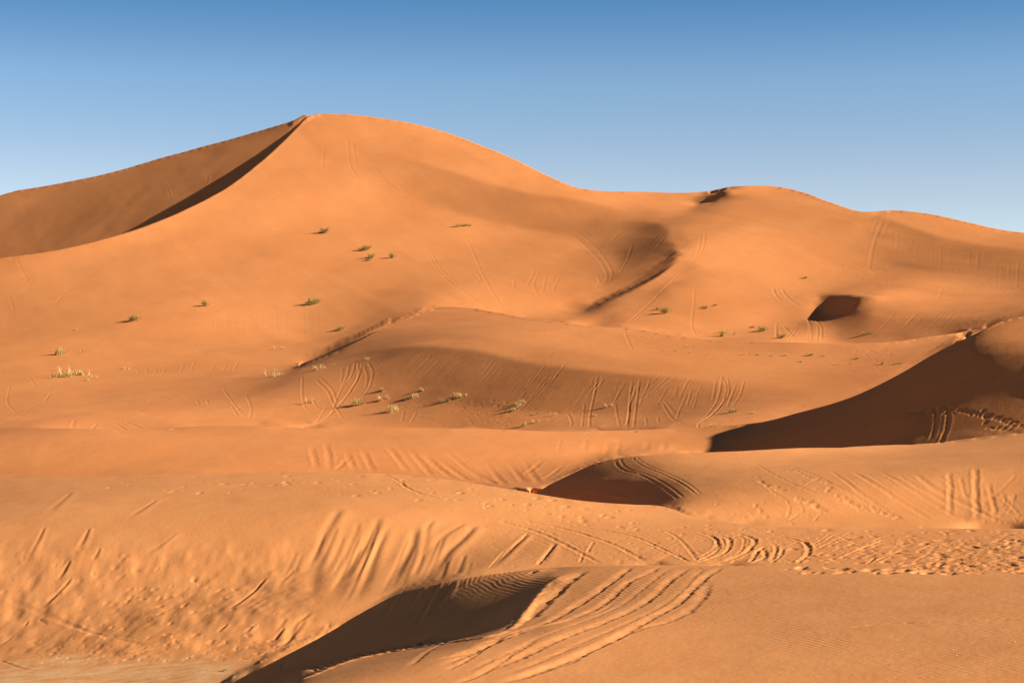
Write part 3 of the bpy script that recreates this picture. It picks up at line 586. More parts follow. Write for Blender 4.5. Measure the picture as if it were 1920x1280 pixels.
for c in range(NGU):
    pd, pz = [], []
    order_ = [k for k in (0, 1, 2, 3, 4, 7, 5, 6) if k in cols[c]]
    def add_ghost(sid, after_):
        if sid in ghost and sid not in cols[c] and 0 < c-ghost[sid][0] < (26 if sid == 4 else 14) and len(pd):
            _, gd, gz = ghost[sid]; k_ = c-ghost[sid][0]
            sight = pz[-1]/pd[-1]
            d9, z9 = pd[-1], pz[-1]; first = [a_ for a_ in gd if a_ > d9*1.02]
            if first and first[0]-d9 > .012*d9:
                for tq, f in ((.15, .62), (.4, 1.0), (.75, .8)):
                    pd.append(d9+tq*(first[0]-d9)); pz.append(z9-.13*f*min(first[0]-d9, 60))
            for a_, b_ in zip(gd, gz):
                if a_ > d9*1.02: pd.append(a_); pz.append(min(b_, sight*a_-.0004*a_*(1+.5*k_)))
    for j, sid in enumerate(order_):
        v, w = cols[c][sid]; d = 1/w
        d1 = math.exp(E1[sid, c]); m = (d < d1*.9985) & (v > V1[sid, c]+.4*G)
        d0 = math.exp(E0[sid, c]) if not np.isnan(E0[sid, c]) else None
        if d0 is not None: m &= (d > d0*1.0015) & (v < V0[sid, c]-.4*G)
        v, d = np.r_[v[m], V1[sid, c]], np.r_[d[m], d1]
        if d0 is not None: v, d = np.r_[V0[sid, c]-.05, v], np.r_[d0, d]
        if sid in (4, 6): ghost[sid] = (c, d.copy(), (VH-v)*d/FPX)
        if j > 0:
            ok = d > pd[-1]*1.0008
            if not ok.any(): continue
            v, d = v[ok], d[ok]
        keep = np.r_[True, np.diff(np.maximum.accumulate(d)) > 1e-3*1]
        v, d = v[keep], d[keep]
        z = (VH-v)*d/FPX
        if j > 0:
            dp, zp = pd[-1], pz[-1]; gap = d[0]-dp; BND[last, c] = dp+.5*gap
            if sid == 2 and gap <= .012*dp and len(d) > 6:
                ok = (d > dp*1.02) | (np.arange(len(d)) >= len(d)-3); v, d, z = v[ok], d[ok], z[ok]
            if gap > .003*dp:
                rel = min(max((gap/dp-.006)/.05, 0), 1); rel = rel*rel*(3-2*rel)
                dip = (.13*gap if gap < 40 else 5.2+.05*(gap-40))*rel
                n_ = min(3, len(d)-1)
                own = float(np.clip((z[n_]-z[0])/max(d[n_]-d[0], 1e-6), z[0]/d[0]+.004, .6)) if len(d) > 3 else .14
                o1, o2 = min(.0015*dp, .02*gap), min(.004*dp, .06*gap)
                pd += [dp+o1, dp+o2]; pz += [zp/dp*(dp+o1)-.04*o1, zp/dp*(dp+o2)-.075*o2]
                for tq, f in ((.15, .62), (.38, 1.0)):
                    pd.append(dp+tq*gap); pz.append(zp+(z[0]-zp)*tq-dip*f-.01*tq*gap)
                for tq in (.62, .8, .93):    # the ground behind runs on at its own slope under the line of sight
                    pd.append(dp+tq*gap); pz.append(z[0]-(own*rel+(1-rel)*max(own, (z[0]-zp)/gap+.02))*(1-tq)*gap if rel < 1 else z[0]-own*(1-tq)*gap)
        pd += list(d); pz += list(z); last = sid
        if sid == 3 and c*G-24 > 1500: add_ghost(4, sid)
        if sid == 5: add_ghost(6, sid)
        if sid == 1 and 2 not in cols[c] and 0 < cnose-c < 14:     # the rounded dune's nose starts hidden behind the near crest
            sight = pz[-1]/pd[-1]; d9, z9 = pd[-1], pz[-1]; n0, n1 = math.exp(E0[2, cnose]), math.exp(E1[2, cnose])
            if n0 > d9*1.02:
                for tq, f in ((.15, .62), (.4, 1.0), (.75, .8)): pd.append(d9+tq*(n0-d9)); pz.append(z9-.13*f*(n0-d9))
            for a_ in (n0, .5*(n0+n1), n1):
                if a_ > pd[-1]*1.004: pd.append(a_); pz.append(sight*a_-.0006*a_*(1+.8*(cnose-c)))
    BND[last, c] = pd[-1]*1.3
    # foreground below the frame, and the far side behind the skyline
    d1, z1 = pd[0], pz[0]
    pd = [2.0, d1*.55, d1*.8]+pd; pz = [z1*.75, z1*.93, z1*.99]+pz
    d2, z2 = pd[-1], pz[-1]
    pd += [d2*1.0015, d2*1.004]; pz += [z2*1.0015-.00006*d2, z2*1.004-.0003*d2]
    pd += [d2*1.04, d2*1.25, d2*1.7, 2500, 31000]; pz += [z2-.018*d2, z2-.11*d2-2, min(z2*.1, 5)-10, -14, -16]
    pd, pz = np.array(pd), np.array(pz)
    Zc[:, c] = pchip(pd, pz, np.clip(drow, pd[0], pd[-1]))
def blur_cols(A, sig):
    n = max(1, int(3*sig)); k = np.exp(-.5*(np.arange(-n, n+1)/sig)**2); k /= k.sum()
    P = np.pad(A, ((0, 0), (n, n)), mode='edge'); B = np.zeros_like(A)
    for j, w in enumerate(k): B += w*P[:, j:j+A.shape[1]]
    return B
def blur_rows(A, sig):
    n = max(1, int(3*sig)); k = np.exp(-.5*(np.arange(-n, n+1)/sig)**2); k /= k.sum()
    P = np.pad(A, ((n, n), (0, 0)), mode='edge'); B = np.zeros_like(A)
    for j, w in enumerate(k): B += w*P[j:j+A.shape[0], :]
    return B
Zc = blur_rows(blur_cols(Zc, 0.45), 1.0)
U, D = np.meshgrid(ucol, drow)               # rows x columns
X = (U-UC)/FPX*D
# Catmull-Rom across the columns
q = np.clip((ucol-gu[0])/G, 0, NGU-1.001); i1 = q.astype(int); t = q-i1
i0, i2, i3 = np.maximum(i1-1, 0), np.minimum(i1+1, NGU-1), np.minimum(i1+2, NGU-1)
Z = (.5*(2*Zc[:, i1]+(-Zc[:, i0]+Zc[:, i2])*t+(2*Zc[:, i0]-5*Zc[:, i1]+4*Zc[:, i2]-Zc[:, i3])*t**2+(-Zc[:, i0]+3*Zc[:, i1]-3*Zc[:, i2]+Zc[:, i3])*t**3))
Z = blur_cols(Z, 1.1/FINE)

# ------------------------------------------------------------------ helpers on the height field
def visible_row(u, v):
    """index (float column, row) of the first ground seen at photo pixel (u, v)"""
    c = int(np.clip(np.searchsorted(ucol, u), 1, NC-1))
    f = (u-ucol[c-1])/(ucol[c]-ucol[c-1])
    z = Z[:, c-1]*(1-f)+Z[:, c]*f
    vv = VH - FPX*z/drow
    ok = np.nonzero(vv <= v)[0]
    r = ok[0] if len(ok) else NR-2
    return r, z
def point(u, v):
    r, z = visible_row(u, v)
    if r > 0:
        v0 = VH-FPX*z[r-1]/drow[r-1]; v1 = VH-FPX*z[r]/drow[r]
        f = (v0-v)/(v0-v1) if v0 > v1 else 1.0
        f = min(max(f, 0), 1)
        d = drow[r-1]*(1-f)+drow[r]*f; zz = z[r-1]*(1-f)+z[r]*f
    else:
        d, zz = drow[0], z[0]
    return np.array([(u-UC)/FPX*d, d, zz])

def smax(a, b, k):
    hgt = np.clip(.5+.5*(a-b)/k, 0, 1)
    return b*(1-hgt)+a*hgt+k*hgt*(1-hgt)

def poly_dist(px, py, pts):
    """nearest signed distance (left of travel > 0) and arc position along a polyline, for arrays px, py"""
    best = np.full(px.shape, 1e9); side = np.zeros(px.shape); arc = np.zeros(px.shape)
    a0 = 0.0
    for p, q in zip(pts[:-1], pts[1:]):
        ex, ey = q[0]-p[0], q[1]-p[1]; l2 = ex*ex+ey*ey; l = math.sqrt(l2)
        if l < 1e-6: continue
        tt = np.clip(((px-p[0])*ex+(py-p[1])*ey)/l2, 0, 1)
        dx = px-p[0]-tt*ex; dy = py-p[1]-tt*ey
        dist = np.hypot(dx, dy)
        m = dist < best
        best = np.where(m, dist, best)
        side = np.where(m, np.sign(ex*dy-ey*dx), side)
        arc = np.where(m, a0+tt*l, arc)
        a0 += l
    return best*side, arc, a0

def window(pts, pad):
    pts = np.asarray(pts)
    y0, y1 = pts[:, 1].min()-pad, pts[:, 1].max()+pad
    r0, r1 = np.searchsorted(drow, max(y0, 3)), np.searchsorted(drow, y1)
    us = UC+FPX*np.concatenate([(pts[:, 0]-pad)/pts[:, 1], (pts[:, 0]+pad)/pts[:, 1], (pts[:, 0]-pad)/max(y0, 3), (pts[:, 0]+pad)/max(y0, 3)])
    c0, c1 = np.searchsorted(ucol, us.min()), np.searchsorted(ucol, us.max())
    return slice(max(r0-1, 0), min(r1+1, NR)), slice(max(c0-1, 0), min(c1+1, NC))

#@@RELIEF0
# ------------------------------------------------------------------ relief: ruts, gullies, footprints, ripples
DZ = np.zeros_like(Z)
V = VH-FPX*Z/D
def sstep(a, b, x):
    t = np.clip((x-a)/(b-a), 0, 1); return t*t*(3-2*t)
def vnoise(x, y, seed):
    """smooth value noise, about -1..1"""
    xi, yi = np.floor(x).astype(np.int64), np.floor(y).astype(np.int64)
    fx, fy = x-xi, y-yi
    fx = fx*fx*fx*(fx*(fx*6-15)+10); fy = fy*fy*fy*(fy*(fy*6-15)+10)
    def hsh(i, j):
        n = (i*374761393+j*668265263+seed*2147483647) & 0xffffffff
        n = ((n ^ (n >> 13))*1274126177) & 0xffffffff
        return ((n ^ (n >> 16)) & 0xffff)/32767.5-1
    return (hsh(xi, yi)*(1-fx)+hsh(xi+1, yi)*fx)*(1-fy)+(hsh(xi, yi+1)*(1-fx)+hsh(xi+1, yi+1)*fx)*fy

def gain(d):
    return float(np.interp(d, [30, 48, 70, 100, 150, 220, 400, 700], [.72, .66, .46, .37, .30, .31, .23, .19]))
def trace(px, step=7.0):
    """photo polyline -> smooth ground polyline(s); broken where it hops over a crest"""
    px = np.array(px, float)
    seg = np.r_[0, np.cumsum(np.hypot(np.diff(px[:, 0]), np.diff(px[:, 1])))]
    n = max(3, int(seg[-1]/step))
    q = np.linspace(0, seg[-1], n)
    if len(px) > 2: pts = np.stack([spline1(seg, px[:, 0], q), spline1(seg, px[:, 1], q)], 1)
    else: pts = np.stack([np.interp(q, seg, px[:, 0]), np.interp(q, seg, px[:, 1])], 1)
    out, cur = [], []
    for u, v in pts:
        p = point(u, v)
        if cur and abs(p[1]/cur[-1][1]-1) > .09: out.append(cur); cur = []
        cur.append(p)
    out.append(cur)
    return [np.array(c) for c in out if len(c) >= 2]

def groove(px, wpx, ratio, berm=.45, side=0.0, ends=.12, wob=.25, step=7.0, asym=0.0):
    """a trough of half width wpx (photo pixels) and depth ratio*width, with thrown-up sand at its edges; side > 0 piles more on the right of travel"""
    for pts in trace(px, step):
        dm = pts[:, 1].mean()
        w = max(.8*wpx*dm/FPX, .00065*dm)
        sl = window(pts, 4*w)
        gx, gy = X[sl], D[sl]
        if gx.size == 0: continue
        s, arc, tot = poly_dist(gx, gy, pts[:, :2])
        if tot < 1e-3: continue
        a = arc/tot
        env = sstep(0, ends, a)*sstep(0, ends, 1-a)
        mod = 1+wob*np.sin(arc/w*.55+dm)*np.sin(arc/w*.23+1.7*dm)
        s = s+w*(.32*vnoise(gx/(2.2*w), gy/(2.2*w), 51)+.16*vnoise(gx/(.8*w), gy/(.8*w), 52))
        r = s/w*np.where(s > 0, 1+asym, 1-.55*asym)
        f = -np.exp(-r*r)+berm*((1-side)*np.exp(-((r-1.7)/.7)**2)+(1+side)*np.exp(-((r+1.7)/.7)**2))
        DZ[sl] += ratio*gain(dm)*w*f*env*mod

def ridge(px, wpx, ratio, **k): groove(px, wpx, -ratio, berm=.25, **k)

def gully(px, wpx, ratio, tail=.35):
    """a slump chute down a face: steep right bank, long left bank, widening and fading downhill"""
    for pts in trace(px, 6):
        dm = pts[:, 1].mean(); w = max(wpx*dm/FPX, .0009*dm)
        sl = window(pts, 4.5*w)
        gx, gy = X[sl], D[sl]
        s, arc, tot = poly_dist(gx, gy, pts[:, :2])
        if tot < 1e-3: continue
        a = arc/tot; ww = w*(.7+.7*a); r = s/ww
        env = sstep(0, .10, a)*sstep(0, tail, 1-a)
        f = -np.exp(-((r)/.7)**2)+.8*np.exp(-((r-1.3)/1.0)**2)+.15*np.exp(-((r+1.4)/.7)**2)
        DZ[sl] += ratio*gain(dm)*1.25*w*f*env

def pit(u, v, r, depth, rim=.16, aniso=1.0, p=None):
    """a print in the sand: a crooked oval dent with a little thrown-up rim on one side"""
    p = point(u, v) if p is None else p
    rr = max(.66*r, .0008*p[1]); depth = depth*.66*1.2*gain(p[1])
    sl = window([p], 3.4*rr)
    th, el, lop = rng.uniform(0, math.pi), rng.uniform(.55, 1.0), rng.uniform(-.6, .6)
    gx, gy = X[sl]-p[0], (D[sl]-p[1])/aniso
    c_, s_ = math.cos(th), math.sin(th)
    qx, qy = (gx*c_+gy*s_)/rr*.9, (-gx*s_+gy*c_)/(rr*el)
    qx = qx+lop*.35*qy*qy
    q = qx*qx+qy*qy
    DZ[sl] += -depth*(np.exp(-q**1.35)-rim*np.clip(.5+qx*.5+qy*.3, 0, 1.3)*np.exp(-(np.sqrt(q)-1.35)**2/.16))

def scatter(n, quad, r0, r1, k=.35, dens=None, aniso=1.0):
    """trodden ground: pits strewn over a photo quad (u0, v0, u1, v1)"""
    u0, v0, u1, v1 = quad
    for _ in range(n):
        u, v = rng.uniform(u0, u1), rng.uniform(v0, v1)
        if dens is not None and rng.random() > dens(u, v): continue
        r = r0+(r1-r0)*rng.random()**1.8
        pit(u, v, r, r*k*rng.uniform(.5, 1.2), rim=rng.uniform(.0, .3), aniso=aniso)

def Q(ox, oy, sc, *pts): return [(ox+x/sc, oy+y/sc) for x, y in pts]

# -- foreground dune: deep ruts running down towards the lower left
a6 = (900, 1020, 3.2)
for pts, w, k in [
  (((1500,108),(1460,125),(1370,178),(1290,250),(1200,335),(1080,400),(940,480),(740,590),(450,710),(100,830)), 9, .55),
  (((1310,104),(1270,125),(1150,205),(1040,305),(900,385),(700,470),(500,545),(300,640),(20,755)), 9, .5),
  (((1090,118),(1050,145),(900,215),(760,335),(560,430),(300,495),(60,590),(-230,720)), 8, .55),
  (((930,118),(890,145),(780,225),(600,345),(400,455),(180,520),(-60,630),(-300,690)), 9, .6),
  (((640,150),(570,190),(470,270),(350,375),(280,440)), 13, .6),
  (((800,345),(720,390),(640,410)), 4, .4),
  (((1375,215),(1360,270),(1290,360),(1150,440),(1000,480),(840,540),(700,600),(560,680),(300,770),(60,830)), 10, .35),
  (((1180,120),(1120,150),(1000,240),(850,350),(640,440),(420,520),(160,640),(-100,760)), 6, .3),
  (((1400,118),(1330,150),(1220,260),(1100,350),(900,450),(650,560),(360,690),(100,780)), 6, .3),
  (((350,560),(200,640),(30,750),(-160,830)), 7, .45),
  (((150,545),(60,590),(-80,680),(-200,740)), 6, .5),
  (((-180,560),(-300,620),(-420,720)), 6, .45),
  (((600,515),(520,540),(470,560)), 4, .35), (((700,560),(540,620),(360,670)), 4, .3)]:
    groove(Q(*a6, *pts), w*1.3, k*.60, berm=.12, side=.1, wob=.4, ends=.08, asym=.5)
# spilled ridge at the edge of the shaded hollow
ridge([(1062,1072),(1028,1090),(1000,1122),(965,1168),(925,1186),(860,1196),(775,1209),(720,1218),(662,1231),(600,1254),(530,1282)], 9, .34, wob=.6, ends=.05)
ridge([(1066,1070),(1040,1084),(1010,1112),(985,1145),(962,1170)], 11, .2, wob=.3, ends=.2)
ridge([(812,1190),(780,1204),(735,1214)], 8, .5)
scatter(60, (1000, 1090, 1340, 1180), .03, .07, .4)
for pts in [((870,850),(1150,818),(1500,800),(1920,770))]:
    groove(Q(1300, 1000, 3.097, *[(x, y*0.62) for x, y in pts]), 11, .22, wob=.1, asym=.4)

# -- near-left dune: slump gullies below its brink
b6 = (400, 860, 3.0)
for pts, w, k in [
  (((710,285),(640,400),(590,520),(560,700),(530,880)), 16, .34), (((935,325),(880,450),(800,560),(720,690),(640,880)), 15, .42),
  (((998,370),(940,480),(870,650),(790,800),(720,900)), 12, .40), (((1140,375),(1120,480),(1040,620),(960,770),(880,850)), 16, .48),
  (((1240,345),(1205,385),(1190,470),(1150,600)), 10, .34), (((1480,370),(1390,460),(1320,520),(1220,680)), 14, .5),
  (((1420,365),(1330,410),(1250,480),(1200,560)), 9, .38), (((1780,415),(1680,500),(1600,570),(1530,630)), 9, .5),
  (((1925,470),(1830,590),(1790,640)), 9, .5), (((820,350),(780,480),(730,600),(700,700)), 9, .25), (((560,860),(470,930),(400,1060),(310,1110)), 9, .5),
  (((520,905),(440,1010),(350,1085)), 8, .45), (((410,900),(350,990),(300,1040)), 8, .35)]:
    gully(Q(*b6, *pts), w*1.0, k*.5, .55)
for i in range(26):                          # soft flutes between the chutes
    u = rng.uniform(540, 900); v = np.interp(u, [540, 700, 900], [985, 985, 1000])+rng.uniform(0, 60); ln = rng.uniform(40, 130)
    gully([(u, v), (u-ln*.22, v+ln*.5), (u-ln*.5, v+ln)], rng.uniform(4, 8), rng.uniform(.08, .2))
b1 = (0, 860, 3.0)
for pts, w, k in [
  (((500,385),(460,470),(430,520)), 7, .4), (((560,500),(525,570)), 6, .45), (((395,570),(345,650),(315,690)), 7, .5), (((405,670),(330,750),(235,850)), 7, .55),
  (((250,380),(180,520),(130,600)), 7, .3), (((1500,670),(1400,770),(1250,885)), 7, .5), (((1480,800),(1390,850)), 5, .35), (((1280,940),(1220,990)), 6, .5),
  (((1440,940),(1370,995)), 6, .5), (((1600,960),(1530,1040)), 8, .5), (((1650,620),(1590,690)), 7, .35), (((880,215),(780,280),(700,340)), 9, .2), (((400,160),(300,260),(250,330)), 10, .15),
  (((160,915),(130,950)), 5, .5), (((215,905),(270,940)), 5, .4), (((80,1000),(0,1055)), 5, .35), (((0,1135),(120,1180),(220,1200)), 5, .3), (((1000,400),(900,480),(780,540)), 6, .25)]:
    gully(Q(*b1, *pts), w*.8, k*.9)
face = lambda u, v: math.exp(-((u-265)/150)**2-((v-1120)/62)**2)+.25*math.exp(-((u-60)/120)**2-((v-1070)/60)**2)
scatter(330, (0, 1000, 520, 1225), .10, .24, .42, face)
for u, v in [(290,1106),(267,1103),(245,1120),(300,1122),(345,1138),(362,1150),(268,1124),(254,1067),(228,1048),(367,1193),(313,1194),(300,1155),(412,1106),(440,1105),(395,1205),(320,1172),(227,1080),(215,1062),(300,1138),(347,1135),(365,1083)]:
    pit(u, v, .22, .10)
scatter(240, (60, 1195, 560, 1245), .08, .18, .4)
for pts in [((0,770),(250,880),(500,980),(800,1030)), ((300,900),(600,1010),(900,1080)), ((500,1130),(900,1085),(1300,1060)), ((200,1150),(700,1110),(1100,1040))]:
    groove(Q(*b1, *pts), 6, .22, wob=.4)

fm = sstep(985, 1050, V)*sstep(1262, 1225, V)*sstep(640, 520, U)*((D > 58) & (D < 84))
rs_ = slice(np.searchsorted(drow, 58), np.searchsorted(drow, 84))
xx, yy = X[rs_], D[rs_]
DZ[rs_] += fm[rs_]*(.038*vnoise(xx/1.5+.5*yy, yy/2.4, 31)+.03*vnoise(xx/.62+.35*yy, yy/1.1, 32)+.012*vnoise(xx/.3, yy/.5, 33))
# -- flat top of the near-left dune: trampled band
top_ = lambda u, v: math.exp(-((v-(905+(u-500)*.055+max(0, u-820)*.10))/16)**2)
scatter(650, (120, 880, 1200, 1000), .12, .30, .40, top_, 1.6)
for pts in [((1060,130),(1065,160),(1110,190),(1200,225)), ((930,95),(1020,130),(1100,180),(1250,230),(1500,250),(1800,270))]:
    groove(Q(*b6, *pts), 4, .45, wob=.6)

# -- churned ground right of it: curving wheel ruts and hoof marks
c3 = (900, 820, 3.43)
for pts, w, k in [
  (((90,535),(350,603),(500,665),(640,735),(780,808)), 8, .45), (((150,530),(390,598),(560,665),(690,735)), 4, .35), (((260,535),(600,605),(900,705),(1075,802)), 8, .45), (((560,600),(760,660),(960,745),(1060,802)), 4, .3),
  (((640,580),(1000,640),(1200,722),(1360,803)), 7, .5), (((700,575),(1060,640),(1250,730),(1350,800)), 4, .35), (((1190,600),(1290,655),(1350,720),(1400,790)), 7, .4), (((1400,605),(1510,645),(1535,690),(1400,795)), 7, .55),
  (((1530,625),(1610,655),(1600,700),(1400,803)), 8, .6), (((1440,610),(1560,650),(1575,690),(1450,775)), 4, .4), (((1660,612),(1770,662),(1740,705),(1560,795)), 9, .6), (((1600,612),(1700,650),(1690,700),(1480,803)), 5, .45),
  (((1840,690),(1790,720),(1740,795)), 8, .6), (((1900,680),(1905,720),(1870,790)), 8, .5), (((150,440),(600,470),(1000,520),(1300,545)), 5, .3), (((0,560),(200,560),(420,600)), 4, .3),
  (((730,670),(690,735)), 6, .5), (((480,690),(370,810)), 7, .55), (((310,610),(200,710)), 5, .45), (((160,720),(60,830)), 5, .4), (((665,735),(640,800)), 6, .5)]:
    groove(Q(*c3, *pts), w*.62, k*1.1, berm=.5, wob=.5, ends=.08)
c4 = (1300, 800, 3.097)
for pts, w, k in [(((1130,635),(960,700),(870,742),(745,788)), 6, .6), (((1000,640),(850,690),(690,740),(600,785)), 5, .45), (((640,645),(672,705),(600,785)), 8, .6), (((490,628),(640,662),(690,690)), 6, .6), (((800,610),(720,660),(640,690)), 5, .5),
  (((900,610),(790,665),(700,700)), 4, .45), (((400,690),(420,740),(340,785)), 8, .6), (((520,690),(510,730),(450,785)), 7, .5), (((0,625),(140,660),(130,690),(20,760)), 6, .5), (((1700,700),(1500,740),(1420,780)), 5, .4),
  (((1060,740),(1010,785)), 6, .5), (((1180,660),(1060,700)), 5, .4), (((1480,690),(1350,730),(1280,775)), 6, .3)]:
    groove(Q(*c4, *pts), w*.7, k, berm=.55, wob=.5, ends=.1)
rough = lambda u, v: sstep(1400, 1780, np.float64(u))*(.35+.65*sstep(990, 1015, np.float64(v)))
scatter(1500, (1380, 988, 1940, 1070), .08, .30, .30, rough, 1.3)
scatter(260, (1150, 986, 1600, 1058), .06, .2, .34, None, 1.2)
scatter(200, (900, 975, 1200, 1058), .05, .14, .32, None, 1.2)
for i in range(46):
    u = rng.uniform(1560, 1910); v = rng.uniform(996, 1060); ln = rng.uniform(12, 40)
    groove([(u, v), (u-ln*.6, v+ln*.22), (u-ln, v+ln*.42)], rng.uniform(2.2, 4.5), rng.uniform(.2, .5), berm=.5, wob=.5, ends=.3)
for i in range(40):
    u = rng.uniform(1240, 1640); v = rng.uniform(996, 1050); ln = rng.uniform(10, 34)
    groove([(u, v), (u-ln*.6, v+ln*.28), (u-ln, v+ln*.5)], rng.uniform(1.6, 3.2), rng.uniform(.2, .45), berm=.5, wob=.5, ends=.3)

# -- rounded dune right of centre: two pairs of wheel marks over its nose, chutes on its face
for pts in [((850,170),(862,148),(900,140)), ]: pass
for pts, w in [(((930,135),(868,150),(880,185),(1050,265),(1190,345),(1275,415)), 5), (((985,135),(905,150),(925,190),(1090,262),(1230,340),(1312,405)), 4),
               (((1040,135),(985,143),(1040,190),(1190,262),(1310,325),(1395,390)), 4), (((1075,132),(1010,143),(1075,190),(1220,258),(1345,322),(1425,385)), 4)]:
    groove(Q(*c3, *pts), w*.62, .55, berm=.5, wob=.1, ends=.04)
for pts, w, k in [
  (((920,280),(1100,390),(1240,480),(1390,565)), 9, .32), (((790,275),(1000,430),(1120,510),(1250,572)), 7, .3), (((1080,280),(1250,380),(1400,470),(1570,565)), 8, .28), (((1280,290),(1400,380),(1520,440),(1770,565)), 10, .34),
  (((1485,280),(1493,400),(1490,540)), 9, .42), (((1640,250),(1640,400),(1650,565)), 10, .5), (((1550,310),(1565,370),(1585,440)), 7, .35), (((1710,335),(1735,420),(1755,530)), 8, .42), (((1180,300),(1350,400),(1540,500)), 7, .26),
  (((1880,290),(1820,350),(1760,410)), 6, .3), (((1000,290),(1180,410),(1330,500)), 6, .25), (((880,330),(960,410),(1100,480)), 6, .25), (((1400,290),(1600,430),(1720,520)), 7, .25), (((1780,400),(1850,480),(1900,520)), 6, .3),
  (((750,235),(1000,262),(1300,266),(1600,250),(1920,222)), 3, .25)]:
    groove(Q(*c4, *pts), w*.62, k, berm=.5, wob=.25, ends=.2)
for pts in [((340,225),(460,300),(640,385),(900,465),(1240,575)), ((570,255),(720,315),(950,435),(1100,520),(1240,572)), ((370,315),(460,400),(560,480),(540,560)), ((360,320),(470,310),(590,270)), ((620,385),(700,345)), ((480,440),(640,500),(550,565)), ((700,490),(745,515),(690,570))]:
    groove(Q(*c4, *pts), 3.2, .4, wob=.8)
def along(pts, gap, r, k, jit=1.5):
    pts = np.array(pts, float); seg = np.r_[0, np.cumsum(np.hypot(np.diff(pts[:, 0]), np.diff(pts[:, 1])))]
    for i, q_ in enumerate(np.arange(0, seg[-1], gap)):
        u = np.interp(q_, seg, pts[:, 0])+rng.normal(0, jit); v = np.interp(q_, seg, pts[:, 1])+rng.normal(0, jit*.5)+(1.5 if i % 2 else -1.5)
        pit(u, v, r, r*k, aniso=1.2)
along(Q(*c4, (370,320),(400,355),(480,375),(540,400)), 7, .22, .5); along(Q(*c4, (580,265),(660,320),(770,345),(790,375),(780,425)), 9, .22, .5)
along(Q(*c4, (600,440),(660,450),(740,500),(760,515)), 7, .25, .5); along(Q(*c4, (830,430),(910,465),(960,495),(1040,500),(1120,530),(1210,560)), 7, .2, .5)
along(Q(*c4, (360,485),(400,515),(440,540)), 8, .18, .5); along(Q(*c4, (1520,90),(1600,95),(1700,100),(1800,115),(1890,120)), 5, .18, .4); along(Q(*c4, (1700,85),(1780,120),(1850,125)), 5, .18, .4)
scatter(70, (1330, 905, 1560, 982), .07, .16, .4, None, 1.2); scatter(60, (1840, 930, 1920, 984), .1, .22, .4)
for i in range(70):                          # old, half blown-over marks
    u = rng.uniform(1380, 1900); v = rng.uniform(892, 975); ln = rng.uniform(20, 90); dn = rng.uniform(.35, .8)
    groove([(u, v), (u+ln*.5, v+ln*.5*dn), (u+ln, min(v+ln*dn*.95, 982))], rng.uniform(1.4, 3), rng.uniform(.1, .35), berm=.5, ends=.4)
for i in range(60):
    u = rng.uniform(930, 1560); v = rng.uniform(975, 1045); ln = rng.uniform(30, 110)
    groove([(u, v), (u+ln*.5, v+ln*.14), (u+ln, v+ln*.34)], rng.uniform(1.2, 2.6), rng.uniform(.15, .4), berm=.5, wob=.5, ends=.4)
# faint drift bars in the shaded hollow
for pts in [((500,330),(700,360),(900,395),(950,410)), ((560,300),(720,280),(820,290)), ((700,420),(820,390),(940,405))]: ridge(Q(*c3, *pts), 6, .18)

# -- long ridge behind: V-shaped chutes on its bright face
d5 = (500, 540, 3.368)
for pts in [((280,980),(300,1060),(320,1160)), ((375,960),(390,1060),(400,1165)), ((500,1020),(530,1090),(560,1165)), ((600,1000),(640,1090),(680,1180)), ((750,980),(830,1080),(900,1175)), ((890,1000),(980,1110),(1060,1205)),
            ((1070,1070),(1180,1150),(1280,1225)), ((1100,1000),(1250,1130),(1380,1230)), ((1350,1050),(1430,1160),(1510,1255)), ((1490,1060),(1570,1160),(1650,1260)), ((1580,1040),(1660,1150),(1720,1240)), ((1760,1080),(1700,1130),(1630,1180)),
            ((1910,1090),(1840,1150),(1740,1220)), ((1200,1060),(1330,1170),(1450,1250)), ((520,1060),(460,1130),(420,1160)), ((980,1030),(1090,1140),(1180,1210))]:
    groove(Q(*d5, *pts), 6.5, .27, berm=.7, wob=.2, ends=.35)
for u in (1052, 1100, 1142, 1163, 1215, 1248): groove([(u, 818+rng.uniform(0, 8)), (u-3, 838), (u-9, 858)], rng.uniform(4, 7), rng.uniform(.1, .2), berm=.5, ends=.45)
for pts in [((0,1030),(150,985),(300,950),(450,920)), ((0,1010),(150,965),(320,930)), ((170,1080),(300,1030),(430,1015)), ((200,1090),(350,1030)), ((0,1000),(100,975),(250,955)), ((330,1090),(420,1050))]:
    groove(Q(0, 520, 3.0, *pts), 2.4, .35)
for pts in [((420,800),(405,845)), ((550,815),(515,850)), ((640,810),(720,850),(800,855)), ((700,800),(800,840))]: groove(Q(0, 520, 3.0, *pts), 4, .4)
# low drift just behind that ridge at the left
for pts, w, k in [([(12,801),(70,795),(143,786),(205,784),(290,786)], 6, .30), ([(310,791),(380,790),(440,788),(505,791),(585,799)], 6, .22)]:
    ridge(pts, w, k, wob=.05, ends=.3)

# -- big shaded flank at the right: bird-like trail of steps and a pair of climbing ruts
along([(1705,770),(1740,765),(1790,763),(1830,772),(1870,780),(1920,796)], 8.5, .36, .5, 1.0); along([(1712,769),(1760,771),(1800,768),(1850,778),(1900,792)], 8.5, .32, .5, 1.0)
along([(1845,770),(1850,790),(1856,800),(1900,803)], 6, .35, .55, 1.5); along([(1880,790),(1920,802)], 6, .3, .55)
groove([(1753,755),(1756,785),(1750,808),(1741,830)], 5, .6, wob=.3); groove([(1776,748),(1778,785),(1772,808),(1763,828)], 5, .6, wob=.3)
groove([(1700,640),(1740,652),(1765,662)], 3, .3)

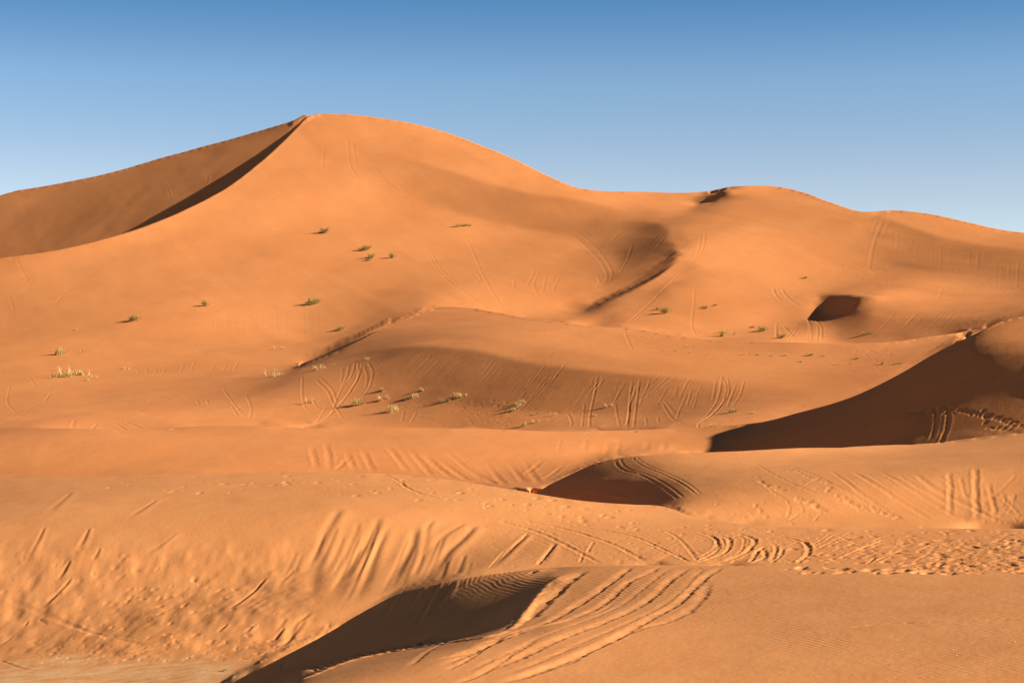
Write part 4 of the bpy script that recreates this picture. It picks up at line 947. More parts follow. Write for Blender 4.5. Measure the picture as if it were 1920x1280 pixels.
# -- middle dune: chutes down its shaded slip face, wheel marks round its foot
for i in range(64):
    u = rng.uniform(735, 1330); f = (u-735)/595
    v = np.interp(u, [735, 800, 900, 1000, 1100, 1200, 1330], [652, 651, 664, 684, 697, 706, 718])+rng.uniform(0, 14)
    ln = rng.uniform(22, 72)*(1-.3*f); sl_ = np.interp(u, [735, 1000, 1330], [-.95, -.8, -.35])+rng.normal(0, .08)
    groove([(u, v), (u+sl_*ln*.5, v+ln*.5), (u+sl_*ln*1.05, v+ln)], rng.uniform(1.2, 2.6), rng.uniform(.18, .42), berm=.5, ends=.25)
for pts, w, k in [
  (((600,470),(590,530),(530,640),(450,740),(380,810)), 3, .55), (((560,455),(540,540),(470,640),(430,730),(400,800)), 3, .5), (((520,480),(505,560),(460,640)), 2.6, .45), (((575,460),(580,540),(520,660),(440,760),(360,830)), 2.4, .5),
  (((640,460),(670,530),(650,620),(570,725)), 2.6, .45), (((610,480),(635,560),(620,640)), 2.6, .4), (((310,580),(390,660),(420,730),(470,790)), 2.6, .5), (((340,570),(420,650),(440,720)), 2.4, .45), (((225,560),(225,680),(250,760),(350,790)), 2.6, .45),
  (((290,700),(320,750),(380,770)), 2.4, .4), (((480,500),(470,600)), 2, .3), (((1050,650),(960,710),(890,750)), 2.4, .45), (((1030,650),(940,720)), 2.4, .4), (((870,770),(850,840)), 2, .4), (((950,770),(910,850)), 2, .4), (((950,810),(1050,840),(1120,870)), 2.6, .45),
  (((1000,810),(1080,840),(1130,865)), 2.4, .4), (((1600,725),(1540,790),(1420,860)), 2.6, .5), (((1790,560),(1700,660),(1600,760),(1480,850)), 2.8, .45), (((1640,640),(1590,690)), 3, .5), (((440,760),(480,820)), 2, .4), (((380,740),(310,850)), 2, .4)]:
    groove(Q(*d5, *pts), w*.8, k*1.1, berm=.55, ends=.1)
f3 = (900, 560, 3.368)
for pts, w, k in [(((965,490),(945,640),(935,760),(890,840)), 2.6, .5), (((1010,490),(985,680),(965,840)), 2.6, .5), (((1000,520),(940,700),(930,830)), 2, .4), (((1190,490),(1090,590),(940,690)), 2.2, .5), (((1240,490),(1140,570),(1000,660)), 2.2, .45), (((1150,470),(1060,550)), 2, .4),
  (((1510,475),(1555,560),(1540,640),(1460,740),(1360,820)), 3.2, .55), (((1560,490),(1570,600),(1520,680),(1400,800)), 3, .5), (((1530,480),(1500,640),(1440,730),(1390,790)), 2.2, .5), (((1620,540),(1580,640),(1560,690)), 2.4, .45), (((1670,520),(1640,620),(1590,690)), 2.4, .45), (((1490,520),(1470,640)), 2.2, .35),
  (((745,470),(720,610),(695,720),(690,840)), 2.6, .5), (((660,640),(640,840)), 2, .4), (((1130,650),(1010,745)), 2.2, .4), (((910,700),(740,810),(650,870)), 2, .4), (((850,640),(880,800)), 2, .35), (((1140,640),(1220,760),(1290,810)), 2.4, .4), (((1310,600),(1260,700),(1240,760)), 2, .35), (((1120,740),(1130,780)), 3, .4),
  (((550,710),(580,770),(570,840)), 2, .45), (((440,800),(600,690)), 1.8, .35), (((1330,500),(1290,560)), 2, .3), (((300,570),(150,740),(40,800)), 2.6, .4), (((420,400),(340,500),(240,600)), 2.4, .4), (((540,400),(450,520)), 2.4, .35), (((300,690),(600,540)), 1.6, .3), (((1040,740),(1055,790),(1040,830)), 2.2, .4), (((1160,640),(1230,720)), 2, .35)]:
    groove(Q(*f3, *pts), w*.8, k*1.1, berm=.55, ends=.12)
scatter(120, (860, 745, 960, 800), .25, .5, .4); scatter(160, (560, 745, 1100, 800), .2, .45, .35)
# plain at the left: crossing wheel marks
g1 = (0, 520, 3.0)
for pts in [((1010,540),(1035,490)), ((1070,530),(1095,480)), ((1120,500),(1280,460)), ((1180,530),(1210,490)), ((1250,530),(1275,490)), ((1310,530),(1345,465)), ((770,510),(785,550)), ((820,510),(835,545)), ((870,545),(880,510)), ((915,540),(930,510)), ((650,465),(670,475)),
            ((240,690),(330,630)), ((250,700),(290,640)), ((0,690),(100,640),(200,600)), ((0,770),(150,730),(250,690)), ((0,830),(120,780),(190,720)), ((160,560),(200,620)), ((400,640),(700,620),(1000,600)), ((850,670),(1050,620),(1280,600)), ((930,650),(1100,720),(1280,780)), ((1250,620),(1340,740),(1390,790)),
            ((1380,660),(1415,740),(1400,795)), ((1100,680),(1120,720)), ((1160,680),(1175,720)), ((1300,720),(1340,780)), ((1320,760),(1360,720)), ((300,735),(600,720),(960,710)), ((500,700),(800,680),(1150,640)), ((600,600),(900,560),(1250,560)), ((560,590),(720,560)), ((1430,700),(1650,690)), ((1280,770),(1500,650)), ((700,780),(900,700)), ((820,720),(850,690)), ((0,470),(100,440),(220,470)), ((60,600),(40,700),(90,760))]:
    groove(Q(*g1, *pts), 2.0, .42, berm=.6, ends=.15)
scatter(260, (150, 700, 560, 785), .2, .5, .3); scatter(60, (200, 670, 320, 705), .25, .45, .35)

# -- far slopes: thin tracks
h2 = (500, 180, 2.977)
for pts, w in [(((700,460),(780,540),(900,620),(1050,715)), 1.6), (((1090,755),(1150,870),(1220,1030),(1280,1130),(1330,1210)), 2.0), (((880,840),(960,980),(1030,1050),(1150,1130),(1240,1195)), 1.8), (((900,850),(990,990),(1080,1060)), 1.6), (((1100,1100),(1240,1190)), 1.8), (((1160,980),(1195,1020),(1160,1060)), 2),
               (((1690,760),(1790,850),(1870,940),(1900,1010),(1870,1080)), 2.4), (((1720,750),(1830,840),(1900,930),(1930,1000),(1890,1070)), 2.4), (((1840,1000),(1860,1040),(1820,1090)), 2.2), (((1500,970),(1450,1070)), 2), (((1530,970),(1490,1060),(1520,1120)), 2), (((1560,1010),(1540,1100)), 2), (((1380,1020),(1380,1080)), 1.8), (((1640,1000),(1600,1090),(1680,1070)), 1.6),
               (((1330,1210),(1500,1240),(1900,1270)), 1.6), (((310,100),(325,130)), 2), (((450,220),(470,400),(540,490)), 1.8), (((480,260),(500,380)), 1.6), (((320,270),(310,400)), 1.6), (((600,400),(690,500),(800,560)), 1.6), (((520,560),(420,640)), 0.1)]:
    groove(Q(*h2, *pts), w*.75, .38, berm=.5)
s3 = (1000, 320, 3.764)
for pts, w in [(((1215,400),(1200,540),(1100,680),(900,870),(640,1090)), 1.8), (((1180,440),(1160,580),(1040,720),(820,930),(660,1090)), 1.8), (((1050,720),(880,880),(700,1080)), 1.6), (((1140,820),(1130,960),(1125,1120),(1160,1170),(1220,1190)), 1.8), (((1690,830),(1710,890),(1770,930)), 2.2), (((1750,830),(1790,890),(1880,970)), 2.2),
               (((0,1050),(300,1100),(600,1160)), 1.6), (((640,1130),(700,1260)), 1.6), (((480,1100),(560,1040)), 2.2), (((700,520),(660,640),(600,740)), 2), (((900,430),(800,540)), 2), (((940,460),(830,590)), 1.8), (((1000,560),(900,670)), 1.6), (((1710,1070),(1715,1180)), 2), (((1760,1080),(1860,1190)), 1.8), (((1880,1060),(1780,1180)), 1.8), (((540,500),(640,420),(690,390)), 1.8), (((520,530),(600,450)), 1.6)]:
    groove(Q(*s3, *pts), w*.8, .42, berm=.5)
k4 = (1400, 330, 3.658)
for pts, w, k in [(((400,960),(440,1020),(440,1130)), 3.2, .6), (((455,960),(510,1030),(512,1130)), 3.2, .6), (((420,970),(430,1050),(415,1130)), 2, .4), (((480,970),(490,1060),(480,1130)), 2, .45), (((180,770),(200,820),(250,870)), 2.2, .5), (((235,770),(270,830),(400,910)), 2.2, .45), (((250,1020),(330,1130)), 1.8, .4), (((360,1020),(280,1130)), 1.8, .4), (((210,990),(200,1110)), 1.8, .4),
               (((1350,765),(1440,810)), 1.8, .4), (((1345,765),(1310,840)), 1.8, .35), (((1900,770),(1760,820)), 2.2, .4), (((1880,740),(1780,800)), 2, .35), (((940,290),(870,480),(835,660)), 5, .28), (((900,290),(850,400)), 3, .25), (((990,300),(930,420)), 4, .2), (((0,950),(250,890),(420,850)), 1.5, .25), (((0,980),(300,900)), 1.5, .25)]:
    groove(Q(*k4, *pts), w*.75, k, berm=.5)
for i in range(34):                          # chutes on the far right slip face and its apron
    u = rng.uniform(1655, 1915); v = np.interp(u, [1650, 1700, 1760, 1850, 1920], [412, 430, 450, 468, 475])+rng.uniform(0, 10); ln = rng.uniform(26, 74)
    groove([(u, v), (u-1.5, v+ln*.5), (u-3, v+ln)], rng.uniform(1.1, 2.0), rng.uniform(.08, .2), berm=.4, ends=.48)
for i in range(26):
    u = rng.uniform(760, 1140); v = np.interp(u, [740, 800, 900, 1000, 1060, 1143], [304, 320, 352, 376, 383, 404])+rng.uniform(0, 6); ln = rng.uniform(10, 38)
    groove([(u, v), (u-2, v+ln*.5), (u-6, v+ln)], rng.uniform(1.0, 1.6), rng.uniform(.08, .18), berm=.4, ends=.48)
for i in range(15):
    u = 1680+i*12+rng.normal(0, 3); v = 584+rng.uniform(-2, 4); ln = rng.uniform(22, 44)
    groove([(u, v), (u-ln*.5, v+ln*.5), (u-ln*1.0, v+ln*.98)], rng.uniform(2, 3.4), rng.uniform(.22, .4), berm=.5, ends=.3)
for i in range(16):
    u = 395+i*14+rng.normal(0, 5); groove([(u, 560+rng.uniform(0, 30)), (u+2, 600), (u+3, 636)], 1.5, rng.uniform(.06, .16), berm=.4, ends=.3)
scatter(220, (1560, 500, 1700, 540), .4, .8, .35); scatter(90, (1530, 520, 1570, 550), .3, .6, .35); scatter(120, (1700, 525, 1920, 560), .4, .8, .3)
scatter(150, (1040, 610, 1420, 660), .3, .6, .25); scatter(150, (1580, 655, 1680, 700), .25, .45, .35); scatter(90, (990, 480, 1130, 560), .4, .7, .3)
# left slope across the shadowed side
j1 = (0, 180, 2.977)
for pts, w in [(((1050,430),(1150,430),(1185,450),(1120,540),(1050,590)), 2), (((1080,440),(1160,445),(1150,490),(1080,560)), 1.6), (((950,490),(970,560)), 2), (((935,510),(950,570)), 1.6), (((985,590),(1000,630)), 1.8), (((1470,195),(1300,320),(1190,410)), 1.6), (((1540,165),(1400,260),(1280,350)), 1.6), (((640,620),(530,710),(420,810)), 1.4),
               (((1010,570),(900,640),(800,700)), 1.3), (((90,900),(120,970),(160,1040)), 1.6), (((290,870),(240,900)), 1.4), (((750,800),(640,900),(500,1000),(330,1130),(290,1200)), 1.5), (((50,1110),(80,1200)), 1.5), (((200,1010),(160,1060)), 1.4), (((1500,300),(1350,400)), 1.4), (((1280,280),(1200,350)), 1.5)]:
    groove(Q(*j1, *pts), w*.75, .32, berm=.5)

# -- wind ripples on the foreground dune and soft unevenness everywhere
near_r = slice(np.searchsorted(drow, 26), np.searchsorted(drow, 54))
xs, ys, us_, vs_ = X[near_r], D[near_r], U[near_r], V[near_r]
warp = .35*vnoise(xs/1.3, ys/1.6, 3)+.12*vnoise(xs/.4, ys/.6, 4)
amp = .9*np.exp(-((us_-935)/120)**4)*sstep(1125, 1085, vs_)+.5*np.exp(-((us_-1180)/150)**4)*np.exp(-((vs_-1105)/38)**2)+.45*np.exp(-((us_-1420)/70)**2)*np.exp(-((vs_-1094)/10)**2)
amp += .42*np.clip(vnoise(xs/1.9, ys/3.4, 9)+.15, 0, 1)*sstep(1060, 1200, us_)*sstep(1075, 1110, vs_)
DZ[near_r] += (.0052+.003*(us_ > 1250))*amp*np.sin(2*np.pi*((xs*.80+ys*.28)/.115+warp*1.6))*(.75+.25*vnoise(xs/.25, ys/.5, 6))
for (sc_, am, sd) in ((26, .16, 11), (9, .055, 12), (3.2, .016, 13), (1.1, .006, 14)):
    k_ = np.clip((D*.0022)/sc_, 0, 1)        # leave out what the grid cannot carry
    DZ += am*vnoise(X/sc_+.3*D/sc_, D/sc_*.8, sd)*(1-k_)*np.clip(D/60, .25, 1.6)*(drow[:, None] < 1000)
fr = drow > 390                              # long faint wind streaks on the far slopes
DZ[fr] += .035*vnoise((X[fr]*.93+D[fr]*.36)/9, (D[fr]-.3*X[fr])/55, 41)*(drow[fr][:, None] < 1000)
DZ[fr] += .02*vnoise((X[fr]*.93+D[fr]*.36)/3.6, (D[fr]-.3*X[fr])/30, 42)*(drow[fr][:, None] < 1000)
Z = Z+DZ
#@@RELIEF1

# ------------------------------------------------------------------ materials
def nodes(name):
    m = bpy.data.materials.new(name); m.use_nodes = True
    nt = m.node_tree; nt.nodes.clear()
    out = nt.nodes.new('ShaderNodeOutputMaterial'); p = nt.nodes.new('ShaderNodeBsdfPrincipled')
    nt.links.new(p.outputs[0], out.inputs[0])
    p.inputs['Roughness'].default_value = 0.95
    p.inputs['Specular IOR Level'].default_value = 0.08
    return m, nt, p
def noise(nt, vec, scale, detail=3, rough=.55):
    n = nt.nodes.new('ShaderNodeTexNoise'); n.inputs['Scale'].default_value = scale; n.inputs['Detail'].default_value = detail; n.inputs['Roughness'].default_value = rough
    nt.links.new(vec, n.inputs['Vector']); return n.outputs['Fac']
def mixc(nt, fac, a, b):
    m = nt.nodes.new('ShaderNodeMix'); m.data_type = 'RGBA'
    for sock, val in ((m.inputs[0], fac), (m.inputs[6], a), (m.inputs[7], b)):
        if hasattr(val, 'is_linked'): nt.links.new(val, sock)
        elif isinstance(val, tuple): sock.default_value = val+(1,)
        else: sock.default_value = val
    return m.outputs[2]
def rampf(nt, f, a, b):
    r = nt.nodes.new('ShaderNodeMapRange'); nt.links.new(f, r.inputs[0]); r.inputs[1].default_value = a; r.inputs[2].default_value = b; return r.outputs[0]

sand, nt, p = nodes('sand')
geo = nt.nodes.new('ShaderNodeTexCoord'); pos = geo.outputs['Object']
broad = rampf(nt, noise(nt, pos, .035, 4), .32, .68)
patch = rampf(nt, noise(nt, pos, .5, 5, .65), .30, .72)
grain = rampf(nt, noise(nt, pos, 14, 4, .7), .25, .75)
col = mixc(nt, broad, (.693, .262, .087), (.742, .300, .109))
pl_at = nt.nodes.new('ShaderNodeAttribute'); pl_at.attribute_name = 'pale'   # the nearer dunes get a paler, yellower colour
col = mixc(nt, pl_at.outputs['Fac'], col, mixc(nt, broad, (.688, .298, .106), (.733, .336, .130)))
col = mixc(nt, patch, mixc(nt, .5, col, (.640, .240, .078)), col)
col = mixc(nt, grain, mixc(nt, .35, col, (.55, .205, .066)), col)
at = nt.nodes.new('ShaderNodeAttribute'); at.attribute_name = 'crust'
mp_ = nt.nodes.new('ShaderNodeMapping'); mp_.inputs['Scale'].default_value = (.45, 1.5, 1); nt.links.new(pos, mp_.inputs['Vector'])
flake = rampf(nt, noise(nt, mp_.outputs[0], 1.7, 7, .72), .40, .56)
cm_ = nt.nodes.new('ShaderNodeMath'); cm_.operation = 'MULTIPLY'; nt.links.new(at.outputs['Fac'], cm_.inputs[0]); nt.links.new(flake, cm_.inputs[1])
col = mixc(nt, cm_.outputs[0], col, (.70, .42, .21))
nt.links.new(col, p.inputs['Base Color'])
b1_ = nt.nodes.new('ShaderNodeBump'); b1_.inputs['Strength'].default_value = .55; b1_.inputs['Distance'].default_value = .02
nt.links.new(noise(nt, pos, 5, 5, .65), b1_.inputs['Height'])
b2_ = nt.nodes.new('ShaderNodeBump'); b2_.inputs['Strength'].default_value = .5; b2_.inputs['Distance'].default_value = .06
nt.links.new(noise(nt, pos, .7, 4, .6), b2_.inputs['Height']); nt.links.new(b1_.outputs[0], b2_.inputs['Normal'])
nt.links.new(b2_.outputs[0], p.inputs['Normal'])

def plant_mat(name, dark, light, dry):
    m, nt, p = nodes(name)
    oi = nt.nodes.new('ShaderNodeObjectInfo'); tc_ = nt.nodes.new('ShaderNodeTexCoord')
    f = rampf(nt, noise(nt, tc_.outputs['Object'], 9, 3), .3, .7)
    c = mixc(nt, f, dark, light)
    k = nt.nodes.new('ShaderNodeMath'); k.operation = 'MULTIPLY'; k.inputs[1].default_value = .45; nt.links.new(oi.outputs['Random'], k.inputs[0])
    c = mixc(nt, k.outputs[0], c, dry)
    nt.links.new(c, p.inputs['Base Color']); return m
leaf_m = plant_mat('shrub_leaf', (.11, .10, .026), (.28, .24, .065), (.42, .33, .11))
grass_m = plant_mat('dry_grass', (.50, .36, .14), (.72, .55, .26), (.60, .43, .18))
mix_m = plant_mat('half_green_grass', (.20, .185, .055), (.48, .39, .14), (.55, .42, .17))
twig_m = plant_mat('dead_twig', (.16, .10, .05), (.30, .20, .10), (.38, .26, .13))
stone_m = plant_mat('pale_stone', (.62, .50, .38), (.75, .65, .52), (.70, .52, .36))

# ------------------------------------------------------------------ the sheet of sand, split into its dunes
Dc = .25*(D[:-1, :-1]+D[1:, :-1]+D[:-1, 1:]+D[1:, 1:]); Uc = .5*(U[:-1, :-1]+U[1:, 1:])
Zm = .25*(Z[:-1, :-1]+Z[1:, :-1]+Z[:-1, 1:]+Z[1:, 1:]); Vc = VH-FPX*Zm/Dc
uq_ = .5*(ucol[:-1]+ucol[1:])
def ends(i):
    ok = ~np.isnan(BND[i]); return np.interp(uq_, gu[ok], BND[i][ok])[None, :], (uq_ >= gu[ok].min()-G)[None, :]
owner = np.full(Dc.shape, -1)
for i in (6, 5, 4, 3, 2, 1, 0):
    e_, ok_ = ends(i)
    owner = np.where((Dc < e_) & ok_, i, owner)
e0_, _ = ends(0); owner[(Dc < 57) & (Uc < 428)] = 1
owner[(owner == -1)] = 7
owner[(owner == 6) & (Uc > 600)] = 5
foot = np.interp(uq_, gu, [point(u_, 642)[1] if u_ < 640 else 0 for u_ in gu])[None, :]
owner[(owner == 5) & (Uc < 600) & (Dc < foot)] = 8
owner[(owner == 4) & (Uc < 520)] = 8
owner[(owner == 3) & (Uc > 1338)] = 9
far_ = owner == 5
owner[far_ & (Uc > np.interp(Vc, [350, 400, 440, 480, 520, 570, 640], [1090, 1215, 1262, 1268, 1225, 1117, 1110]))] = 10
owner[far_ & (Uc > np.interp(Vc, [390, 500, 550, 640], [1617, 1640, 1590, 1545]))] = 11
crust = np.clip(sstep(1226, 1262, V)*sstep(520, 380, U)*(D < 69)*(D > 40)+.75*sstep(1222, 1232, V)*sstep(1250, 1238, V)*sstep(20, 60, U)*sstep(230, 150, U)*(D < 69), 0, 1)*(D > 55)
PIECES = {
 0: ('sand_dune', 'foreground dune with wheel ruts sweeping down past a deep shaded hollow', 'dune'),
 1: ('sand_dune', 'broad near dune with slump gullies and footprints on its left face', 'dune'),
 2: ('sand_dune', 'low rounded dune with two wheel tracks curving over its shaded nose', 'dune'),
 3: ('sand_dune', 'long low ridge with faint V-shaped chutes on its bright face', 'dune'),
 9: ('sand_dune', 'tall dune at the right edge with a big dark shaded flank', 'dune'),
 4: ('sand_dune', 'middle dune with a long brown slip face scored by wheel tracks', 'dune'),
 8: ('sand_flat', 'flat trampled sand with grass tufts at the foot of the biggest dune', 'sand flat'),
 5: ('sand_dune', 'biggest dune with the highest peak and a smooth bright face', 'dune'),
 10: ('sand_dune', 'far dune right of the saddle with an S-shaped shaded edge', 'dune'),
 11: ('sand_dune', 'far right dune with a streaked slip face above a small dark hollow', 'dune'),
 6: ('sand_dune', 'brown shaded slope on the skyline left of the highest peak', 'dune'),
 7: ('desert_ground', 'distant desert ground beyond the dune skyline', 'ground')}
def make_mesh(name, mask, mat, pale=False):
    r, c = np.nonzero(mask)
    v = np.stack([r*NC+c, r*NC+c+1, (r+1)*NC+c+1, (r+1)*NC+c], 1)
    uq, inv = np.unique(v.ravel(), return_inverse=True)
    me = bpy.data.meshes.new(name)
    co = np.stack([X.ravel()[uq], D.ravel()[uq], Z.ravel()[uq]+EYE], 1).astype(np.float32)
    nf = len(r)
    me.vertices.add(len(uq)); me.vertices.foreach_set('co', co.ravel())
    me.loops.add(nf*4); me.loops.foreach_set('vertex_index', inv.astype(np.int32).ravel())
    me.polygons.add(nf); me.polygons.foreach_set('loop_start', np.arange(0, nf*4, 4, dtype=np.int32))
    me.polygons.foreach_set('use_smooth', np.ones(nf, bool))
    ca = me.attributes.new('crust', 'FLOAT', 'POINT'); ca.data.foreach_set('value', crust.ravel()[uq].astype(np.float32))
    pa = me.attributes.new('pale', 'FLOAT', 'POINT'); pa.data.foreach_set('value', np.full(len(uq), 1.0 if pale else 0.0, np.float32))
    me.materials.append(mat)
    me.update(calc_edges=True)
    o = bpy.data.objects.new(name, me); COL.objects.link(o)
    return o
for k, (n, lab, cat) in PIECES.items():
    if (owner == k).any():
        o = make_mesh(n, owner == k, sand, k in (0, 1, 2)); o['kind'] = 'structure'; o['label'] = lab; o['category'] = cat

# ------------------------------------------------------------------ plants
def mesh(name, vs_, fs_, mat):
    me = bpy.data.meshes.new(name); me.from_pydata(vs_, [], fs_); me.materials.append(mat); me.update(); return me
def blade(vs_, fs_, b, az, ln, lean, w, droop):
    """a grass blade: three tapering quads bending outwards"""
    i0 = len(vs_); ca, sa = math.cos(az), math.sin(az)
    for k in range(4):
        t_ = k/3; out = ln*(math.sin(lean)*t_+droop*t_*t_); up = ln*math.cos(lean)*t_*(1-.45*droop*t_)
        ww = w*(1-t_*.92)
        cx, cy = b[0]+ca*out, b[1]+sa*out
        vs_ += [(cx-sa*ww, cy+ca*ww, b[2]+up), (cx+sa*ww, cy-ca*ww, b[2]+up)]
    for k in range(3):
        a_ = i0+2*k; fs_.append((a_, a_+1, a_+3, a_+2))
def tuft_mesh(seed, mat, n=170, spread=.30, wide=1.0):
    r = random.Random(seed); vs_, fs_ = [], []
    hubs = [(r.gauss(0, .16)*wide, r.gauss(0, .12), r.uniform(.6, 1.1)) for _ in range(5)]
    for _ in range(n):
        hx, hy, hs = r.choice(hubs)
        az = r.uniform(0, 2*math.pi)
        blade(vs_, fs_, (hx+r.gauss(0, .05), hy+r.gauss(0, .05), -.03), az, r.uniform(.22, .52)*hs, abs(r.gauss(.1, .35)), r.uniform(.006, .013), r.uniform(.1, .7)*spread*2)
    return mesh('grass_blades', vs_, fs_, mat)
def shrub_parts(seed, flat=1.0):
    r = random.Random(seed); lv, lf, sv, sf = [], [], [], []
    def stick(a, b, ra, rb):
        i0 = len(sv); d_ = Vector(b)-Vector(a); q_ = d_.to_track_quat('Z', 'Y')
        for c_, rr in ((a, ra), (b, rb)):
            for k in range(4):
                w_ = q_ @ Vector((math.cos(k*math.pi/2)*rr, math.sin(k*math.pi/2)*rr, 0)); sv.append(tuple(Vector(c_)+w_))
        for k in range(4): sf.append((i0+k, i0+(k+1) % 4, i0+4+(k+1) % 4, i0+4+k))
    for s_ in range(13):
        az, le = r.uniform(0, 2*math.pi), r.uniform(.25, .55)
        el = r.uniform(.35, 1.25)
        tip = (math.cos(az)*math.cos(el)*le, math.sin(az)*math.cos(el)*le, math.sin(el)*le*flat+.02)
        mid = (tip[0]*.5+r.gauss(0, .02), tip[1]*.5+r.gauss(0, .02), tip[2]*.55+.02)
        stick((r.gauss(0, .02), r.gauss(0, .02), -.05), mid, .012, .009); stick(mid, tip, .009, .004)
        for _ in range(44):
            t_ = r.uniform(.45, 1.08); sp = .055+.04*r.random()
            c_ = Vector((tip[0]*t_+r.gauss(0, sp), tip[1]*t_+r.gauss(0, sp), max(.0, tip[2]*t_+r.gauss(0, sp*.8))))
            a1 = Vector((r.gauss(0, 1), r.gauss(0, 1), r.gauss(.4, 1))).normalized(); a2 = a1.cross(Vector((r.gauss(0, 1), r.gauss(0, 1), r.gauss(0, 1)))).normalized()
            l_, w_ = r.uniform(.025, .055), r.uniform(.008, .016); i0 = len(lv)
            lv.extend([tuple(c_-a1*l_), tuple(c_+a2*w_), tuple(c_+a1*l_), tuple(c_-a2*w_)]); lf.append((i0, i0+1, i0+2, i0+3))
    return mesh('shrub_foliage', lv, lf, leaf_m), mesh('shrub_stems', sv, sf, twig_m)
SHRUBS = [shrub_parts(s_, f_) for s_, f_ in ((1, .8), (2, 1.0), (3, .65), (4, .9), (5, .7))]
DRY = [tuft_mesh(20+s_, grass_m, 150, .3, 1+.35*s_) for s_ in range(4)]
MIXED = [tuft_mesh(40+s_, mix_m, 170, .35, 1+.3*s_) for s_ in range(4)]
def place(o, u, v, size, sc_z=1.0):
    p = point(u, v); s_ = size*p[1]/FPX
    o.location = (p[0], p[1], p[2]+EYE-.01*s_); o.rotation_euler = (0, 0, rng.uniform(-.7, .7)); o.scale = (s_, s_, s_*sc_z)
def shrub(u, v, size, label, group, zs=1.0):
    fo, st = SHRUBS[int(rng.integers(len(SHRUBS)))]
    e = bpy.data.objects.new('desert_shrub', None); COL.objects.link(e); place(e, u, v, size*1.6, zs*.95); e.empty_display_size = .3
    e['label'] = label; e['category'] = 'shrub'; e['group'] = group
    for n_, me in (('foliage', fo), ('stem', st)):
        o = bpy.data.objects.new(n_, me); COL.objects.link(o); o.parent = e
def tuft(u, v, size, label, group, green=False, zs=1.0):
    me = (MIXED if green else DRY)[int(rng.integers(4))]
    o = bpy.data.objects.new('grass_tuft', me); COL.objects.link(o); place(o, u, v, size*1.75, zs*.95)
    o['label'] = label; o['category'] = 'grass tuft'; o['group'] = group
g = 'shrubs on the slope of the biggest dune'
for a in [(249,602,21,'dark green shrub lowest and leftmost on the bright face of the biggest dune'), (384,574,14,'small upright dark shrub alone in the middle of the bright dune face'),
          (587,571,25,'fullest round green shrub where the bright dune face turns darker'), (609,437,17,'lone small shrub highest under the peak of the biggest dune'),
          (687,469,20,'flat spreading shrub on top of the little cluster below the peak'), (697,484,15,'small shrub just below the spreading one in the cluster under the peak'),
          (690,489,10,'tiniest shrub at the bottom of the cluster under the peak'), (735,484,13,'small grey-green shrub standing right of the cluster under the peak'),
          (640,619,17,'low dark shrub just above the shadowed hollow left of the middle dune crest')]: shrub(*a, g)
tuft(866,424,17,'wide thin yellow-green tuft where the long straight track leaves the brown band',g,True,.7); tuft(879,423,12,'smaller yellow-green tuft right beside the wide thin one on the track',g,True,.7)
g = 'shrubs on the far dune right of the saddle'
shrub(1246,588,17,'dark shrub casting a shadow, nearest the lower tip of the S-shaped ridge',g); shrub(1233,581,9,'tiny dark shrub just up-left of the shrub near the ridge tip',g,.7)
shrub(1341,573,7,'tiny round shrub topmost of three specks high on the far slope',g); tuft(1330,577,9,'pale thin tuft, middle one of three specks on the far slope',g,True); tuft(1322,576,8,'pale thin tuft, leftmost of three specks on the far slope',g,True)
tuft(1366,629,19,'tall thin half-green tuft left of the spread of far bushes',g,True,1.2); tuft(1349,625,8,'tiny faint tuft left of the tall thin one',g,True); shrub(1430,621,19,'spreading olive shrub between the tall thin tuft and the darkest shrub',g,.8)
shrub(1412,614,10,'small flat shrub just up-left of the spreading olive one',g,.6); shrub(1466,634,17,'darkest low shrub beside the two deep wheel tracks',g,.8); tuft(1509,522,11,'lone faint tuft high on the far slope above the dark hollow',g,True)
tuft(1628,626,15,'low half-green tuft at the foot of the shaded hollow',g,True,.7)
g = 'grass tufts on the flat at the left'
for a in [(132,663,28,'rounded half-green tuft standing alone above the big clump at the left',True), (119,707,28,'greenest tuft at the left end of the big grass clump',True), (137,701,32,'tallest pale tuft in the middle of the big grass clump',False), (154,703,24,'broad straw tuft right of the tallest in the big clump',False),
          (170,708,15,'small straw tuft at the right end of the big clump',False), (161,714,12,'little low tuft in front of the big clump',False), (232,692,14,'small white-tipped dry tuft right of the big clump',False), (140,619,8,'tiny pale dry tuft on the slope above the big clump',False),
          (366,660,6,'tiny pale tuft alone on the smooth flat under the bright face',False), (485,662,6,'tiny straw tuft left of the shaded nose of the middle dune',False), (529,654,15,'thin pale tuft on the flat just left of the shadowed hollow',False),
          (520,704,26,'straw tuft with a dark shadow low on the nose of the middle dune',False), (600,692,22,'straw tuft on the nose below the shadowed crest end',False), (688,674,12,'small pale tuft on top of the curved wheel tracks',False), (590,753,20,'pale tuft beside the left wheel marks under the nose',False)]: tuft(a[0], a[1], a[2], a[3], g, a[4], .8)
g = 'grass tufts along the foot of the middle dune'
